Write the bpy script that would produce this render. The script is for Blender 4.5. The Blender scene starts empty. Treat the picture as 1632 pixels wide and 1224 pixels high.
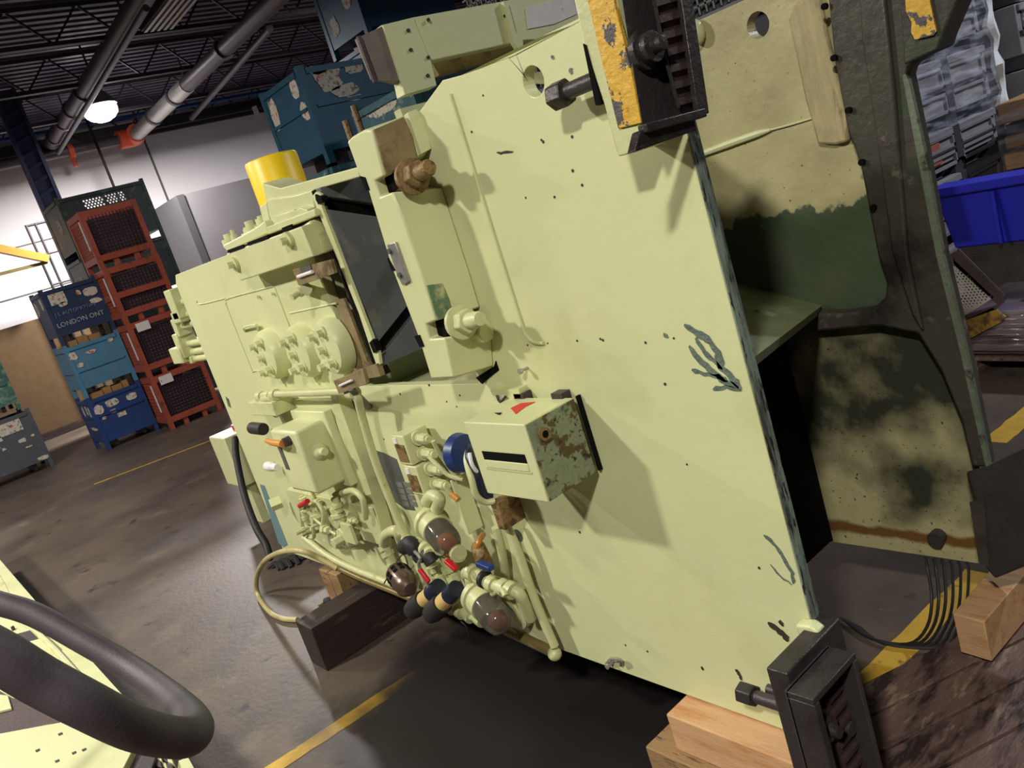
import bpy, bmesh, math, random
from mathutils import Vector as V, Matrix
random.seed(7)
PI = math.pi
sc = bpy.context.scene
COL = sc.collection
# ------------------------------------------------------------------ camera
FPX, CX, CY, HGT = 1330.0, 816.0, 612.0, 1.6
def _cd(px, py): return V((px-CX, -(py-CY), -FPX))
_dn = _cd(2640, 6300).normalized(); _up = -_dn
_v1 = _cd(-223, 633); _v1 = (_v1 - _up*_v1.dot(_up)).normalized()
_X = -_v1; _Y = _up.cross(_X)
RW = Matrix((_X, _Y, _up))            # camera space -> world space
EYE = V((0, 0, HGT))
cam_d = bpy.data.cameras.new('camera'); cam = bpy.data.objects.new('camera', cam_d)
cam_d.sensor_width = 36; cam_d.lens = 36*FPX/1632; cam_d.clip_start = .02
cam.matrix_world = Matrix.Translation(EYE) @ RW.to_4x4()
COL.objects.link(cam); sc.camera = cam
# ------------------------------------------------------------------ world, exposure, lamps
w = bpy.data.worlds.new('World'); sc.world = w; w.use_nodes = True
w.node_tree.nodes['Background'].inputs[0].default_value = (.62, .56, .60, 1)
w.node_tree.nodes['Background'].inputs[1].default_value = .022
sc.view_settings.view_transform = 'Standard'; sc.view_settings.look = 'None'
sc.view_settings.gamma = 1; sc.view_settings.use_curve_mapping = False
sc.view_settings.exposure = 0.0
LAMPS = [(-4.1, -1.9, 4.1, 250, (1, .967, .87)), (1.0, -1.9, 4.1, 285, (1, .967, .87)), (-14.3, 4.4, 4.42, 700, (1, .95, .93)),
         (-8.3, -1.2, 4.7, 260, (1, .93, .84)), (0.9, 7.4, 5.0, 310, (.88, .92, 1)), (-9.0, 7.9, 4.9, 260, (1, .96, .93))]  # unseen lamps; the crate and bin ones moved to brighten those faces
for lx, ly, lz, lp, lc in LAMPS:
    ld = bpy.data.lights.new('bay_light', 'AREA'); ld.shape = 'DISK'; ld.size = .36; ld.energy = lp; ld.color = lc
    lo = bpy.data.objects.new('bay_light', ld); lo.location = (lx, ly, lz-.02); COL.objects.link(lo)
# ------------------------------------------------------------------ pixel -> point on a real plane
def on(px, py, ax, val):
    r = RW @ _cd(px, py); t = (val-EYE[ax])/r[ax]; return EYE + r*t
Y0, Y1 = 1.28, 2.10                   # near side face and far side plate of the press
def F(px, py, d=0.0): return on(px, py, 1, Y0-d)
def G(px, py, d=0.0): return on(px, py, 1, Y1-d)
def XP(px, py, x): return on(px, py, 0, x)
def ZP(px, py, z=0.0): return on(px, py, 2, z)
def Fs(pts, d=0.0): return [F(p[0], p[1], p[2] if len(p) > 2 else d) for p in pts]
def Gs(pts, d=0.0): return [G(p[0], p[1], p[2] if len(p) > 2 else d) for p in pts]
# ------------------------------------------------------------------ materials
def srgb(r, g, b):
    f = lambda c: (c/255/12.92) if c/255 <= .04045 else ((c/255+.055)/1.055)**2.4
    return (f(r), f(g), f(b), 1)
MATS = {}
def mat(name, col, rough=.5, metal=0.0, var=.12, vscale=3.0, chips=(), bump=.1, bscale=60, stretch=None, spec=.5, coat=0, emit=None, alpha=None, trans=0):
    m = bpy.data.materials.new(name); m.use_nodes = True; nt = m.node_tree; N = nt.nodes; L = nt.links
    b = N['Principled BSDF']
    g = N.new('ShaderNodeNewGeometry'); src = g.outputs['Position']
    if stretch:
        mp = N.new('ShaderNodeMapping'); mp.inputs['Scale'].default_value = stretch; L.new(src, mp.inputs['Vector']); src = mp.outputs[0]
    def noise(s, det=4, rg=.6):
        n = N.new('ShaderNodeTexNoise'); n.inputs['Scale'].default_value = s; n.inputs['Detail'].default_value = det
        n.inputs['Roughness'].default_value = rg; L.new(src, n.inputs['Vector']); return n.outputs['Fac']
    def ramp(fac, lo, hi):
        r = N.new('ShaderNodeMapRange'); r.inputs['From Min'].default_value = lo; r.inputs['From Max'].default_value = hi
        L.new(fac, r.inputs['Value']); return r.outputs[0]
    def mix(fac, a, c):
        x = N.new('ShaderNodeMix'); x.data_type = 'RGBA'
        if hasattr(fac, 'links'): L.new(fac, x.inputs[0])
        else: x.inputs[0].default_value = fac
        if hasattr(a, 'links'): L.new(a, x.inputs[6])
        else: x.inputs[6].default_value = a
        if hasattr(c, 'links'): L.new(c, x.inputs[7])
        else: x.inputs[7].default_value = c
        return x.outputs[2]
    dark = tuple(c*(1-var) for c in col[:3])+(1,); lite = tuple(min(1, c*(1+var)) for c in col[:3])+(1,)
    out = mix(ramp(noise(vscale), .3, .7), dark, lite)
    for c2, s, lo, hi in chips:
        out = mix(ramp(noise(s, 8, .65), lo, hi), out, c2)
    m['_hook'] = 1
    L.new(out, b.inputs['Base Color'])
    b.inputs['Roughness'].default_value = rough; b.inputs['Metallic'].default_value = metal
    b.inputs['Specular IOR Level'].default_value = spec
    if coat: b.inputs['Coat Weight'].default_value = coat
    if trans: b.inputs['Transmission Weight'].default_value = trans
    if alpha is not None: b.inputs['Alpha'].default_value = alpha
    if emit: b.inputs['Emission Color'].default_value = emit[0]; b.inputs['Emission Strength'].default_value = emit[1]
    if bump:
        bp = N.new('ShaderNodeBump'); bp.inputs['Strength'].default_value = bump; bp.inputs['Distance'].default_value = .01
        L.new(noise(bscale), bp.inputs['Height']); L.new(bp.outputs[0], b.inputs['Normal'])
    del m['_hook']; MATS[name] = m
    return m
CREAM = srgb(207, 209, 160); GREEN = srgb(62, 92, 68); STEEL = srgb(56, 54, 54); RUSTC = srgb(96, 62, 36)
m_cream = mat('cream_paint', CREAM, .38, var=.04, vscale=1.6, bump=.12, bscale=25,
              chips=[(srgb(193, 195, 142), 2.2, .52, .72), (srgb(70, 66, 52), 38, .735, .75)])
m_creamd = mat('cream_paint_dirty', srgb(198, 200, 150), .42, var=.08, vscale=5, bump=.2, bscale=40,
               chips=[(srgb(150, 138, 92), 7, .55, .8), (srgb(80, 64, 44), 30, .68, .71)])
m_greasy = mat('greasy_bare_metal', srgb(134, 116, 82), .5, var=.2, vscale=12, bump=.3, bscale=50,
               chips=[(srgb(84, 64, 42), 14, .5, .66), (srgb(170, 160, 116), 9, .6, .7)])
m_rusty = mat('rusty_steel', srgb(138, 112, 72), .55, .2, var=.2, vscale=25, bump=.5, bscale=90, chips=[(srgb(90, 58, 32), 35, .5, .62)])
m_steel = mat('dark_steel', srgb(66, 62, 60), .42, .55, var=.2, vscale=9, bump=.3, bscale=60, chips=[(srgb(98, 92, 86), 12, .58, .75), (srgb(38, 30, 28), 6, .55, .7)])
m_black = mat('black_steel', srgb(64, 59, 60), .45, .3, var=.2, vscale=10, bump=.25, bscale=70, chips=[(srgb(68, 58, 54), 18, .6, .75)])
m_ribm = mat('brown_black_ribs', srgb(66, 50, 48), .55, .2, var=.15, vscale=10, bump=.2)
m_plate = mat('ground_steel_face', srgb(96, 96, 98), .45, .15, var=.15, vscale=6, bump=.12, bscale=80, chips=[(srgb(124, 120, 104), 9, .52, .7)])
m_void = mat('flat_black', srgb(16, 14, 14), .9, bump=0, spec=.1)  # plain black for voids, dark parts and painted shade
m_yel = mat('chipped_yellow_paint', srgb(208, 164, 58), .45, var=.08, vscale=20, bump=.4, bscale=60, chips=[(srgb(80, 76, 78), 21, .55, .56), (srgb(150, 104, 30), 50, .62, .66)])
m_yelc = mat('bright_yellow_paint', srgb(255, 214, 20), .4, var=.02, bump=.03)
m_edge = mat('worn_plate_edge', srgb(128, 142, 128), .5, .1, var=.2, vscale=20, bump=.4, bscale=60, stretch=(1, 3, .5), chips=[(srgb(70, 76, 66), 9, .46, .6), (srgb(36, 32, 28), 26, .55, .57)])
m_scr = mat('bare_scratch', srgb(100, 114, 102), .6, .1, var=.2, vscale=60, bump=.5, bscale=120)
m_chip = mat('paint_chip', srgb(52, 48, 40), .7, var=.2, vscale=60)
m_rim = mat('oily_dark_frame', srgb(70, 66, 58), .45, .15, var=.2, vscale=5, bump=.25, bscale=45, chips=[(srgb(134, 128, 110), 11, .6, .72), (srgb(34, 28, 24), 4, .52, .68), (srgb(60, 74, 56), 3, .58, .66)])
m_hub = mat('green_casting', srgb(92, 112, 92), .5, var=.2, vscale=7, bump=.3, chips=[(srgb(46, 52, 42), 9, .5, .7)])
m_shelf = mat('worn_green_shelf', srgb(122, 130, 96), .5, var=.15, vscale=8, bump=.3, chips=[(srgb(150, 146, 104), 14, .55, .68)])
m_rubber = mat('black_rubber', srgb(66, 58, 64), .58, var=.08, vscale=30, bump=.12, bscale=250)
m_rub2 = mat('dull_black_rubber', srgb(36, 33, 34), .6, var=.1, bump=.1)
m_hosec = mat('cream_hose', srgb(176, 164, 112), .4, var=.12, vscale=14, bump=.1, chips=[(srgb(110, 92, 56), 9, .55, .75)])
m_pipe = mat('painted_pipe', srgb(194, 195, 146), .38, var=.06, vscale=14, bump=.15, bscale=70, chips=[(srgb(120, 104, 66), 22, .64, .72)])
m_pipeb = mat('bronze_pipe', srgb(128, 112, 70), .35, .3, var=.12, vscale=20, bump=.1)
m_copper = mat('brown_metal_muffler', srgb(120, 100, 88), .3, .7, var=.1, vscale=20, bump=.08)
m_red = mat('red_plastic', srgb(190, 30, 34), .4, var=.05, bump=.03)
m_blue = mat('blue_plastic_tape', srgb(28, 52, 110), .4, var=.1, bump=.05)
m_navy = mat('navy_tape', srgb(26, 32, 54), .35, var=.15, vscale=60, bump=.1)
m_orange = mat('orange_handle', srgb(206, 140, 60), .4, var=.08, bump=.05)
m_white = mat('white_plastic', srgb(226, 222, 226), .4, var=.03, bump=.03)
m_paper = mat('paper_label', srgb(216, 210, 206), .7, var=.08, vscale=20, bump=.05, chips=[(srgb(140, 128, 120), 22, .6, .68)])
m_torn = mat('torn_paper', srgb(206, 198, 186), .8, var=.12, vscale=30, bump=.2, chips=[(srgb(190, 84, 54), 9, .6, .63), (srgb(120, 118, 110), 26, .55, .6)])
m_beige = mat('beige_grip', srgb(206, 176, 110), .5, var=.08, vscale=30, bump=.1)
m_sign = mat('dark_grey_placard', srgb(84, 84, 84), .45, var=.12, vscale=12, bump=.1)
m_signl = mat('grey_placard_row', srgb(118, 116, 112), .45, var=.1, vscale=12, bump=.05)
m_bluesign = mat('blue_grey_strip', srgb(104, 132, 140), .5, var=.1, bump=.05)
m_redsign = mat('red_print', srgb(206, 54, 50), .5, var=.12, vscale=60, bump=.02)
def glass(name, col):
    m = bpy.data.materials.new(name); m.use_nodes = True; b = m.node_tree.nodes['Principled BSDF']
    b.inputs['Base Color'].default_value = col; b.inputs['Roughness'].default_value = .06
    b.inputs['Transmission Weight'].default_value = .9; b.inputs['IOR'].default_value = 1.3
    t = m.node_tree.nodes.new('ShaderNodeTexNoise'); t.inputs['Scale'].default_value = 40
    r = m.node_tree.nodes.new('ShaderNodeMapRange'); r.inputs['To Min'].default_value = .04; r.inputs['To Max'].default_value = .2
    m.node_tree.links.new(t.outputs['Fac'], r.inputs['Value']); m.node_tree.links.new(r.outputs[0], b.inputs['Roughness'])
    return m
m_bowl = glass('smoky_plastic', srgb(188, 182, 172))
m_amber = mat('amber_oil', srgb(186, 110, 52), .25, var=.1, bump=0, coat=.4)
m_redoil = mat('red_brown_oil', srgb(130, 54, 30), .25, var=.1, bump=0, coat=.4)
m_wood = mat('new_timber', srgb(200, 158, 116), .65, var=.1, vscale=5, bump=.25, bscale=40, stretch=(1, 6, 6), chips=[(srgb(178, 118, 68), 4, .5, .7), (srgb(96, 62, 36), 18, .68, .74)])
m_wood2 = mat('grubby_timber', srgb(150, 118, 80), .7, var=.15, vscale=5, bump=.3, bscale=40, stretch=(1, 6, 6), chips=[(srgb(70, 48, 34), 10, .56, .66)])
m_wooddark = mat('oily_dark_timber', srgb(46, 34, 30), .6, var=.25, vscale=4, bump=.4, bscale=30, stretch=(6, 1, 6), chips=[(srgb(100, 74, 54), 6, .58, .7)])
m_ply = mat('brown_board', srgb(96, 74, 46), .75, var=.12, vscale=8, bump=.15, chips=[(srgb(100, 76, 46), 24, .56, .64)])
m_oldwood = mat('stained_pallet_wood', srgb(104, 82, 74), .6, var=.2, vscale=5, bump=.4, bscale=25, stretch=(5, 1.4, 5), chips=[(srgb(140, 120, 104), 7, .56, .66), (srgb(48, 34, 34), 3, .5, .6)])
m_card = mat('cardboard', srgb(156, 120, 74), .75, var=.1, vscale=9, bump=.1)
m_navyc = mat('navy_crate_paint', srgb(44, 58, 92), .5, .1, var=.12, vscale=5, bump=.1, chips=[(srgb(70, 72, 84), 12, .62, .7)])
m_royal = mat('royal_blue_crate_paint', srgb(38, 66, 124), .5, .1, var=.1, vscale=5, bump=.1, chips=[(srgb(60, 66, 92), 12, .62, .7)])
m_sky = mat('pale_blue_crate_paint', srgb(82, 134, 168), .5, .1, var=.1, vscale=6, bump=.1, chips=[(srgb(120, 126, 128), 12, .6, .68)])
m_gcrate = mat('grey_crate_paint', srgb(86, 88, 98), .5, .1, var=.12, vscale=5, bump=.1, chips=[(srgb(150, 150, 150), 20, .64, .68)])
m_tcrate = mat('teal_flaked_paint', srgb(74, 108, 100), .5, .1, var=.2, vscale=5, bump=.15, chips=[(srgb(120, 150, 130), 12, .5, .6), (srgb(60, 64, 56), 9, .58, .66)])
m_dkgreen = mat('dark_green_crate_paint', srgb(40, 56, 54), .5, .1, var=.15, vscale=4, bump=.1, chips=[(srgb(112, 124, 116), 4.5, .6, .68), (srgb(70, 78, 68), 9, .56, .64)])
m_teal = mat('teal_blue_crate_paint', srgb(34, 82, 108), .48, .1, var=.1, vscale=4, bump=.1, chips=[(srgb(80, 104, 112), 16, .62, .68)])
m_teal2 = mat('grey_teal_crate_paint', srgb(66, 106, 118), .5, .1, var=.2, vscale=5, bump=.15, chips=[(srgb(150, 152, 144), 11, .58, .64), (srgb(50, 52, 46), 9, .58, .64)])
m_oran = mat('orange_red_frame', srgb(158, 74, 54), .5, .1, var=.1, vscale=5, bump=.1, chips=[(srgb(110, 58, 44), 9, .58, .66)])
m_wire = mat('dark_wire', srgb(44, 32, 40), .6, .2, bump=0)
m_inner = mat('purple_brown_load', srgb(112, 80, 86), .9, var=.2, vscale=12, bump=0)  # purple-brown colour of the cage load
m_conc = mat('stained_concrete', srgb(92, 80, 70), .5, var=.16, vscale=1.3, bump=.25, bscale=35, stretch=(1, 1, 1), spec=.4,
             chips=[(srgb(64, 56, 52), 1.1, .45, .7), (srgb(112, 100, 86), 2.3, .58, .74), (srgb(46, 40, 40), 5, .6, .68), (srgb(122, 110, 98), 17, .66, .70)])
m_fline = mat('worn_yellow_floor_paint', srgb(196, 156, 54), .6, var=.12, vscale=10, bump=.2, chips=[(srgb(120, 100, 60), 14, .58, .66)])
m_wall = mat('white_painted_wall', srgb(224, 220, 222), .7, var=.02, vscale=1, bump=.05)
m_ceil = mat('dark_steel_deck', srgb(92, 82, 102), .6, .2, var=.12, vscale=2, bump=.05)
m_joist = mat('dark_joist_paint', srgb(52, 46, 54), .6, .2, var=.1, bump=0)
m_galv = mat('galvanised_pipe', srgb(170, 166, 162), .35, .6, var=.15, vscale=20, bump=.1)
m_dpipe = mat('dull_pipe', srgb(84, 76, 80), .45, .4, var=.12, vscale=8, bump=.05)
m_couple = mat('orange_red_coupling', srgb(214, 88, 52), .45, var=.05, bump=0)
m_lampm = mat('grey_lamp_housing', srgb(120, 120, 124), .4, .5, bump=0)
m_lens = mat('lit_lamp_lens', srgb(255, 250, 245), .3, bump=0, emit=((1, .97, .95, 1), 25))
m_rack = mat('navy_rack_paint', srgb(50, 50, 84), .5, .1, var=.12, bump=.05)
m_beam = mat('orange_yellow_beam', srgb(196, 132, 52), .5, var=.06, bump=.03)
m_booth = mat('grey_sheet_metal', srgb(94, 91, 93), .55, .1, var=.04, vscale=2, bump=.03)
m_boothd = mat('grey_tray_and_booth_shade', srgb(50, 49, 50), .55, .1, var=.05, bump=.03)
m_bin = mat('grey_plastic', srgb(122, 119, 124), .5, var=.1, vscale=6, bump=.1)
m_bind = mat('dark_grey_plastic', srgb(54, 52, 60), .5, var=.1, bump=.1)
m_tote = mat('cobalt_blue_plastic', srgb(40, 44, 190), .42, var=.04, bump=.05)
m_tealp = mat('teal_plastic_ribs', srgb(40, 124, 112), .5, var=.08, bump=.05)
m_redb = mat('dull_red_panel', srgb(150, 82, 66), .6, var=.1, bump=.05)
m_wrapload = mat('wrapped_load', srgb(110, 98, 104), .3, var=.35, vscale=4, bump=.9, bscale=14, stretch=(.6, .6, 6), coat=.8, chips=[(srgb(70, 60, 66), 3, .5, .6), (srgb(170, 160, 166), 5, .62, .7)])
m_wire2 = mat('galvanised_wire', srgb(110, 110, 112), .5, .4, bump=0)
def film():
    m = bpy.data.materials.new('stretch_film'); m.use_nodes = True; nt = m.node_tree; b = nt.nodes['Principled BSDF']
    b.inputs['Base Color'].default_value = (.75, .8, .95, 1); b.inputs['Roughness'].default_value = .18
    g = nt.nodes.new('ShaderNodeNewGeometry'); mp = nt.nodes.new('ShaderNodeMapping'); mp.inputs['Scale'].default_value = (1, 1, 7)
    mp.inputs['Rotation'].default_value = (.35, 0, 0)
    n = nt.nodes.new('ShaderNodeTexNoise'); n.inputs['Scale'].default_value = 3.2; n.inputs['Detail'].default_value = 6
    r = nt.nodes.new('ShaderNodeMapRange'); r.inputs['From Min'].default_value = .45; r.inputs['From Max'].default_value = .8
    r.inputs['To Min'].default_value = .02; r.inputs['To Max'].default_value = .3
    bp = nt.nodes.new('ShaderNodeBump'); bp.inputs['Strength'].default_value = .25; bp.inputs['Distance'].default_value = .01
    L = nt.links; L.new(g.outputs['Position'], mp.inputs[0]); L.new(mp.outputs[0], n.inputs['Vector']); L.new(n.outputs['Fac'], r.inputs['Value'])
    L.new(r.outputs[0], b.inputs['Alpha']); L.new(n.outputs['Fac'], bp.inputs['Height']); L.new(bp.outputs[0], b.inputs['Normal'])
    return m
m_film = film()
# far plate: cream overspray above, older green below, cream low down darkening upward: painted zones with their own ragged edges
def far_paint():
    m = bpy.data.materials.new('two_tone_plate_paint'); m.use_nodes = True; nt = m.node_tree; N = nt.nodes; L = nt.links; b = N['Principled BSDF']
    g = N.new('ShaderNodeNewGeometry'); s = N.new('ShaderNodeSeparateXYZ'); L.new(g.outputs['Position'], s.inputs[0])
    def noise(sc_, det=6):
        n = N.new('ShaderNodeTexNoise'); n.inputs['Scale'].default_value = sc_; n.inputs['Detail'].default_value = det; L.new(g.outputs['Position'], n.inputs['Vector']); return n.outputs['Fac']
    def math_(op, a, c):
        x = N.new('ShaderNodeMath'); x.operation = op
        for i, q in enumerate((a, c)):
            if hasattr(q, 'links'): L.new(q, x.inputs[i])
            else: x.inputs[i].default_value = q
        return x.outputs[0]
    def mr(f, lo, hi):
        r = N.new('ShaderNodeMapRange'); r.inputs['From Min'].default_value = lo; r.inputs['From Max'].default_value = hi; L.new(f, r.inputs['Value']); return r.outputs[0]
    def mix(f, a, c):
        x = N.new('ShaderNodeMix'); x.data_type = 'RGBA'; L.new(f, x.inputs[0])
        for i, q in ((6, a), (7, c)):
            if hasattr(q, 'links'): L.new(q, x.inputs[i])
            else: x.inputs[i].default_value = q
        return x.outputs[2]
    cream = mix(mr(noise(5), .35, .75), srgb(182, 174, 130), srgb(150, 140, 102))
    cream = mix(mr(noise(70), .68, .70), cream, srgb(84, 74, 54))
    zn = math_('ADD', s.outputs['Z'], math_('MULTIPLY', noise(26, 8), .12))
    grn = mix(mr(noise(7), .35, .7), srgb(70, 84, 62), srgb(82, 90, 70))
    c = mix(mr(zn, 1.36, 1.37), grn, cream)
    # lower bay: dirty cream again below the ledge, patchily darker towards the top
    low = mix(mr(math_('ADD', math_('MULTIPLY', noise(4.5, 8), .62), math_('MULTIPLY', s.outputs['Z'], .36)), .42, .58), srgb(176, 168, 126), srgb(52, 54, 42))
    low = mix(mr(noise(80), .64, .67), low, srgb(66, 58, 42))
    c = mix(mr(math_('ADD', s.outputs['Z'], math_('MULTIPLY', noise(9), .1)), .95, 1.1), low, c)
    rust = mr(math_('ABSOLUTE', math_('SUBTRACT', math_('ADD', s.outputs['Z'], math_('MULTIPLY', noise(12), .05)), .33), 0), .025, .012)
    c = mix(rust, c, srgb(112, 78, 42))
    L.new(c, b.inputs['Base Color']); b.inputs['Roughness'].default_value = .45
    bp = N.new('ShaderNodeBump'); bp.inputs['Strength'].default_value = .3; bp.inputs['Distance'].default_value = .01
    L.new(noise(30), bp.inputs['Height']); L.new(bp.outputs[0], b.inputs['Normal'])
    return m
m_far = far_paint()
# ------------------------------------------------------------------ mesh helpers
def basis(a):
    a = a.normalized(); u = a.cross(V((0, 0, 1)))
    if u.length < .05: u = a.cross(V((0, 1, 0)))
    u.normalize(); return u, a.cross(u).normalized()
class MB:
    def __init__(s): s.bm = bmesh.new()
    def quadloft(s, A, B, caps=True):
        a = [s.bm.verts.new(p) for p in A]; b = [s.bm.verts.new(p) for p in B]; n = len(a)
        for i in range(n): s.bm.faces.new((a[i], a[(i+1) % n], b[(i+1) % n], b[i]))
        if caps: s.bm.faces.new(a[::-1]); s.bm.faces.new(b)
        return s
    def prism(s, pts, vec): vec = V(vec); return s.quadloft([V(p) for p in pts], [V(p)+vec for p in pts])
    def box(s, lo, hi):
        (a, b, c), (d, e, f) = lo, hi
        return s.prism([(a, b, c), (d, b, c), (d, e, c), (a, e, c)], (0, 0, f-c))
    def obox(s, c, ex, ey, ez):          # centre and three half-extent vectors
        c, ex, ey, ez = V(c), V(ex), V(ey), V(ez)
        return s.prism([c-ex-ey-ez, c+ex-ey-ez, c+ex+ey-ez, c-ex+ey-ez], ez*2)
    def bar(s, p, q, wd, ht=None):
        p, q = V(p), V(q); u, v = basis(q-p); ht = ht or wd
        return s.prism([p-u*wd/2-v*ht/2, p+u*wd/2-v*ht/2, p+u*wd/2+v*ht/2, p-u*wd/2+v*ht/2], q-p)
    def cyl(s, p, q, r, r2=None, n=16, rot=0):
        p, q = V(p), V(q); u, v = basis(q-p); r2 = r if r2 is None else r2
        c = [(math.cos(2*PI*i/n+rot), math.sin(2*PI*i/n+rot)) for i in range(n)]
        return s.quadloft([p+(u*x+v*y)*r for x, y in c], [q+(u*x+v*y)*r2 for x, y in c])
    def lathe(s, p, ax, prof, n=18):     # prof: (distance along axis, radius)
        p, ax = V(p), V(ax).normalized(); u, v = basis(ax); rings = []
        for t, r in prof:
            rings.append([s.bm.verts.new(p+ax*t+(u*math.cos(2*PI*i/n)+v*math.sin(2*PI*i/n))*max(r, 1e-4)) for i in range(n)])
        for a, b in zip(rings, rings[1:]):
            for i in range(n): s.bm.faces.new((a[i], a[(i+1) % n], b[(i+1) % n], b[i]))
        s.bm.faces.new(rings[0][::-1]); s.bm.faces.new(rings[-1]); return s
    def tube(s, pts, r, n=10, sub=6, cap=True):
        pts = [V(p) for p in pts]; rr = r if isinstance(r, (list, tuple)) else [r]*len(pts); P = []; R = []
        m = len(pts)
        for i in range(m-1):
            p0, p1, p2, p3 = pts[max(i-1, 0)], pts[i], pts[i+1], pts[min(i+2, m-1)]
            for k in range(sub):
                t = k/sub
                P.append(.5*((2*p1)+(p2-p0)*t+(2*p0-5*p1+4*p2-p3)*t*t+(3*p1-p0-3*p2+p3)*t**3)); R.append(rr[i]*(1-t)+rr[i+1]*t)
        P.append(pts[-1]); R.append(rr[-1]); rings = []; u = None
        for i, p in enumerate(P):
            d = (P[min(i+1, len(P)-1)]-P[max(i-1, 0)]).normalized()
            if u is None: u, v = basis(d)
            else: u = (u-d*u.dot(d)).normalized(); v = d.cross(u)
            rings.append([s.bm.verts.new(p+(u*math.cos(2*PI*j/n)+v*math.sin(2*PI*j/n))*R[i]) for j in range(n)])
        for a, b in zip(rings, rings[1:]):
            for j in range(n): s.bm.faces.new((a[j], a[(j+1) % n], b[(j+1) % n], b[j]))
        if cap: s.bm.faces.new(rings[0][::-1]); s.bm.faces.new(rings[-1])
        return s
    def sphere(s, c, r, sz=1.0):
        bmesh.ops.create_uvsphere(s.bm, u_segments=14, v_segments=9, radius=r, matrix=Matrix.Translation(c) @ Matrix.Diagonal((1, 1, sz, 1))); return s
    def plate(s, outer, holes, vec):     # flat outline with real holes, thickened by vec
        vec = V(vec); loops = [outer]+list(holes); caps = []
        for off in (V((0, 0, 0)), vec):
            es = []; vs = []
            for lp in loops:
                vv = [s.bm.verts.new(V(p)+off) for p in lp]; vs.append(vv)
                es += [s.bm.edges.new((vv[i], vv[(i+1) % len(vv)])) for i in range(len(vv))]
            bmesh.ops.triangle_fill(s.bm, use_beauty=True, use_dissolve=False, edges=es); caps.append(vs)
        for va, vb in zip(*caps):
            n = len(va)
            for i in range(n): s.bm.faces.new((va[i], va[(i+1) % n], vb[(i+1) % n], vb[i]))
        return s
    def obj(s, name, m, parent=None, label=None, bev=0, smooth=None, kind=None):
        bmesh.ops.recalc_face_normals(s.bm, faces=s.bm.faces)
        me = bpy.data.meshes.new(name); s.bm.to_mesh(me); s.bm.free(); me.materials.append(m)
        o = bpy.data.objects.new(name, me); COL.objects.link(o)
        if smooth is None: smooth = True
        if smooth:
            me.polygons.foreach_set('use_smooth', [True]*len(me.polygons))
            me.set_sharp_from_angle(angle=math.radians(38))
        if bev:
            b = o.modifiers.new('bevel', 'BEVEL'); b.width = bev; b.segments = 2; b.limit_method = 'ANGLE'; b.angle_limit = math.radians(40)
        if parent is not None: adopt(o, parent)
        if label: o['label'] = label
        if kind: o['kind'] = kind
        return o
PARENT_LOC = {}
def adopt(o, p):
    o.parent = p; o.matrix_parent_inverse = Matrix.Translation(-PARENT_LOC.get(p.name, V((0, 0, 0))))
    PARENT_LOC[o.name] = PARENT_LOC.get(p.name, V((0, 0, 0)))*0 + V((0, 0, 0))
def tag(o, label, cat, group=None):
    o['label'] = label; o['category'] = cat
    if group: o['group'] = group
    return o
def thing(name, loc, label, cat, group=None):
    o = bpy.data.objects.new(name, None); o.location = loc; o.empty_display_size = .1; COL.objects.link(o); PARENT_LOC[o.name] = V(loc)
    return tag(o, label, cat, group)
def struct(o): o['kind'] = 'structure'; return o
def copy_tree(o, parent=None):
    c = o.copy(); COL.objects.link(c)
    if parent: c.parent = parent
    for ch in list(o.children): copy_tree(ch, c)
    return c
def circ(c, u, v, r, n=18): return [V(c)+(V(u)*math.cos(2*PI*i/n)+V(v)*math.sin(2*PI*i/n))*r for i in range(n)]
EX, EY, EZ = V((1, 0, 0)), V((0, 1, 0)), V((0, 0, 1))
def ribbon(pts, wd):                     # closed outline of a stroke in the x-z plane
    L, R = [], []
    for i, p in enumerate(pts):
        a, b = pts[max(i-1, 0)], pts[min(i+1, len(pts)-1)]; d = (b-a).normalized(); n = V((-d.z, 0, d.x))
        k = wd*(1 if 0 < i < len(pts)-1 else .35)*random.uniform(.7, 1.2)
        L.append(p+n*k); R.append(p-n*k)
    return L+R[::-1]
# ================================================================== SETTING
fl = MB(); fl.box((-20, -6, -.1), (6, 16, 0)); floor = struct(fl.obj('floor', m_conc, smooth=False))
def floor_strip(a, b, wd, m=m_fline):    # painted line between two floor points
    a, b = V(a), V(b); d = (b-a).normalized(); n = V((-d.y, d.x, 0))*wd/2
    k = 14; L = []; R = []
    for i in range(k+1):
        p = a+(b-a)*i/k; L.append(p+n*random.uniform(.9, 1.08)); R.append(p-n*random.uniform(.9, 1.08))
    for q in L+R: q.z = .0005
    mb = MB(); mb.prism(L+R[::-1], (0, 0, .0015)); o = mb.obj('floor_line', m, floor, smooth=False); return o
floor_strip(ZP(380, 1262), ZP(672, 1070), .075)['label'] = 'worn yellow line on the floor under the press'
floor_strip(ZP(1330, 1142), ZP(1560, 912), .085)['label'] = 'worn yellow line beneath the open right end'
floor_strip(ZP(1585, 705), ZP(1660, 640), .10)['label'] = 'yellow line in front of the wrapped pallets'
floor_strip(ZP(150, 772), ZP(368, 690), .05)['label'] = 'thin faded yellow line before the crates'
wl = MB(); wl.box((-17.7, -6, 0), (-17.5, 16, 5.4)); wall = struct(wl.obj('wall_left', m_wall, smooth=False))
for yy in (-2.2, 1.9, 6.0, 10.1):
    MB().box((-17.5, yy-.02, 0), (-17.485, yy+.02, 5.3)).obj('panel_joint', m_booth, wall, smooth=False)
for zz in (1.7, 2.45, 3.3):
    MB().box((-17.5, -6, zz-.012), (-17.49, 4.5, zz+.012)).obj('wall_groove', m_booth, wall, smooth=False)
wb = MB(); wb.box((-20, 15.8, 0), (6, 16, 5.4)); struct(wb.obj('wall_back', m_wall, smooth=False))
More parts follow.
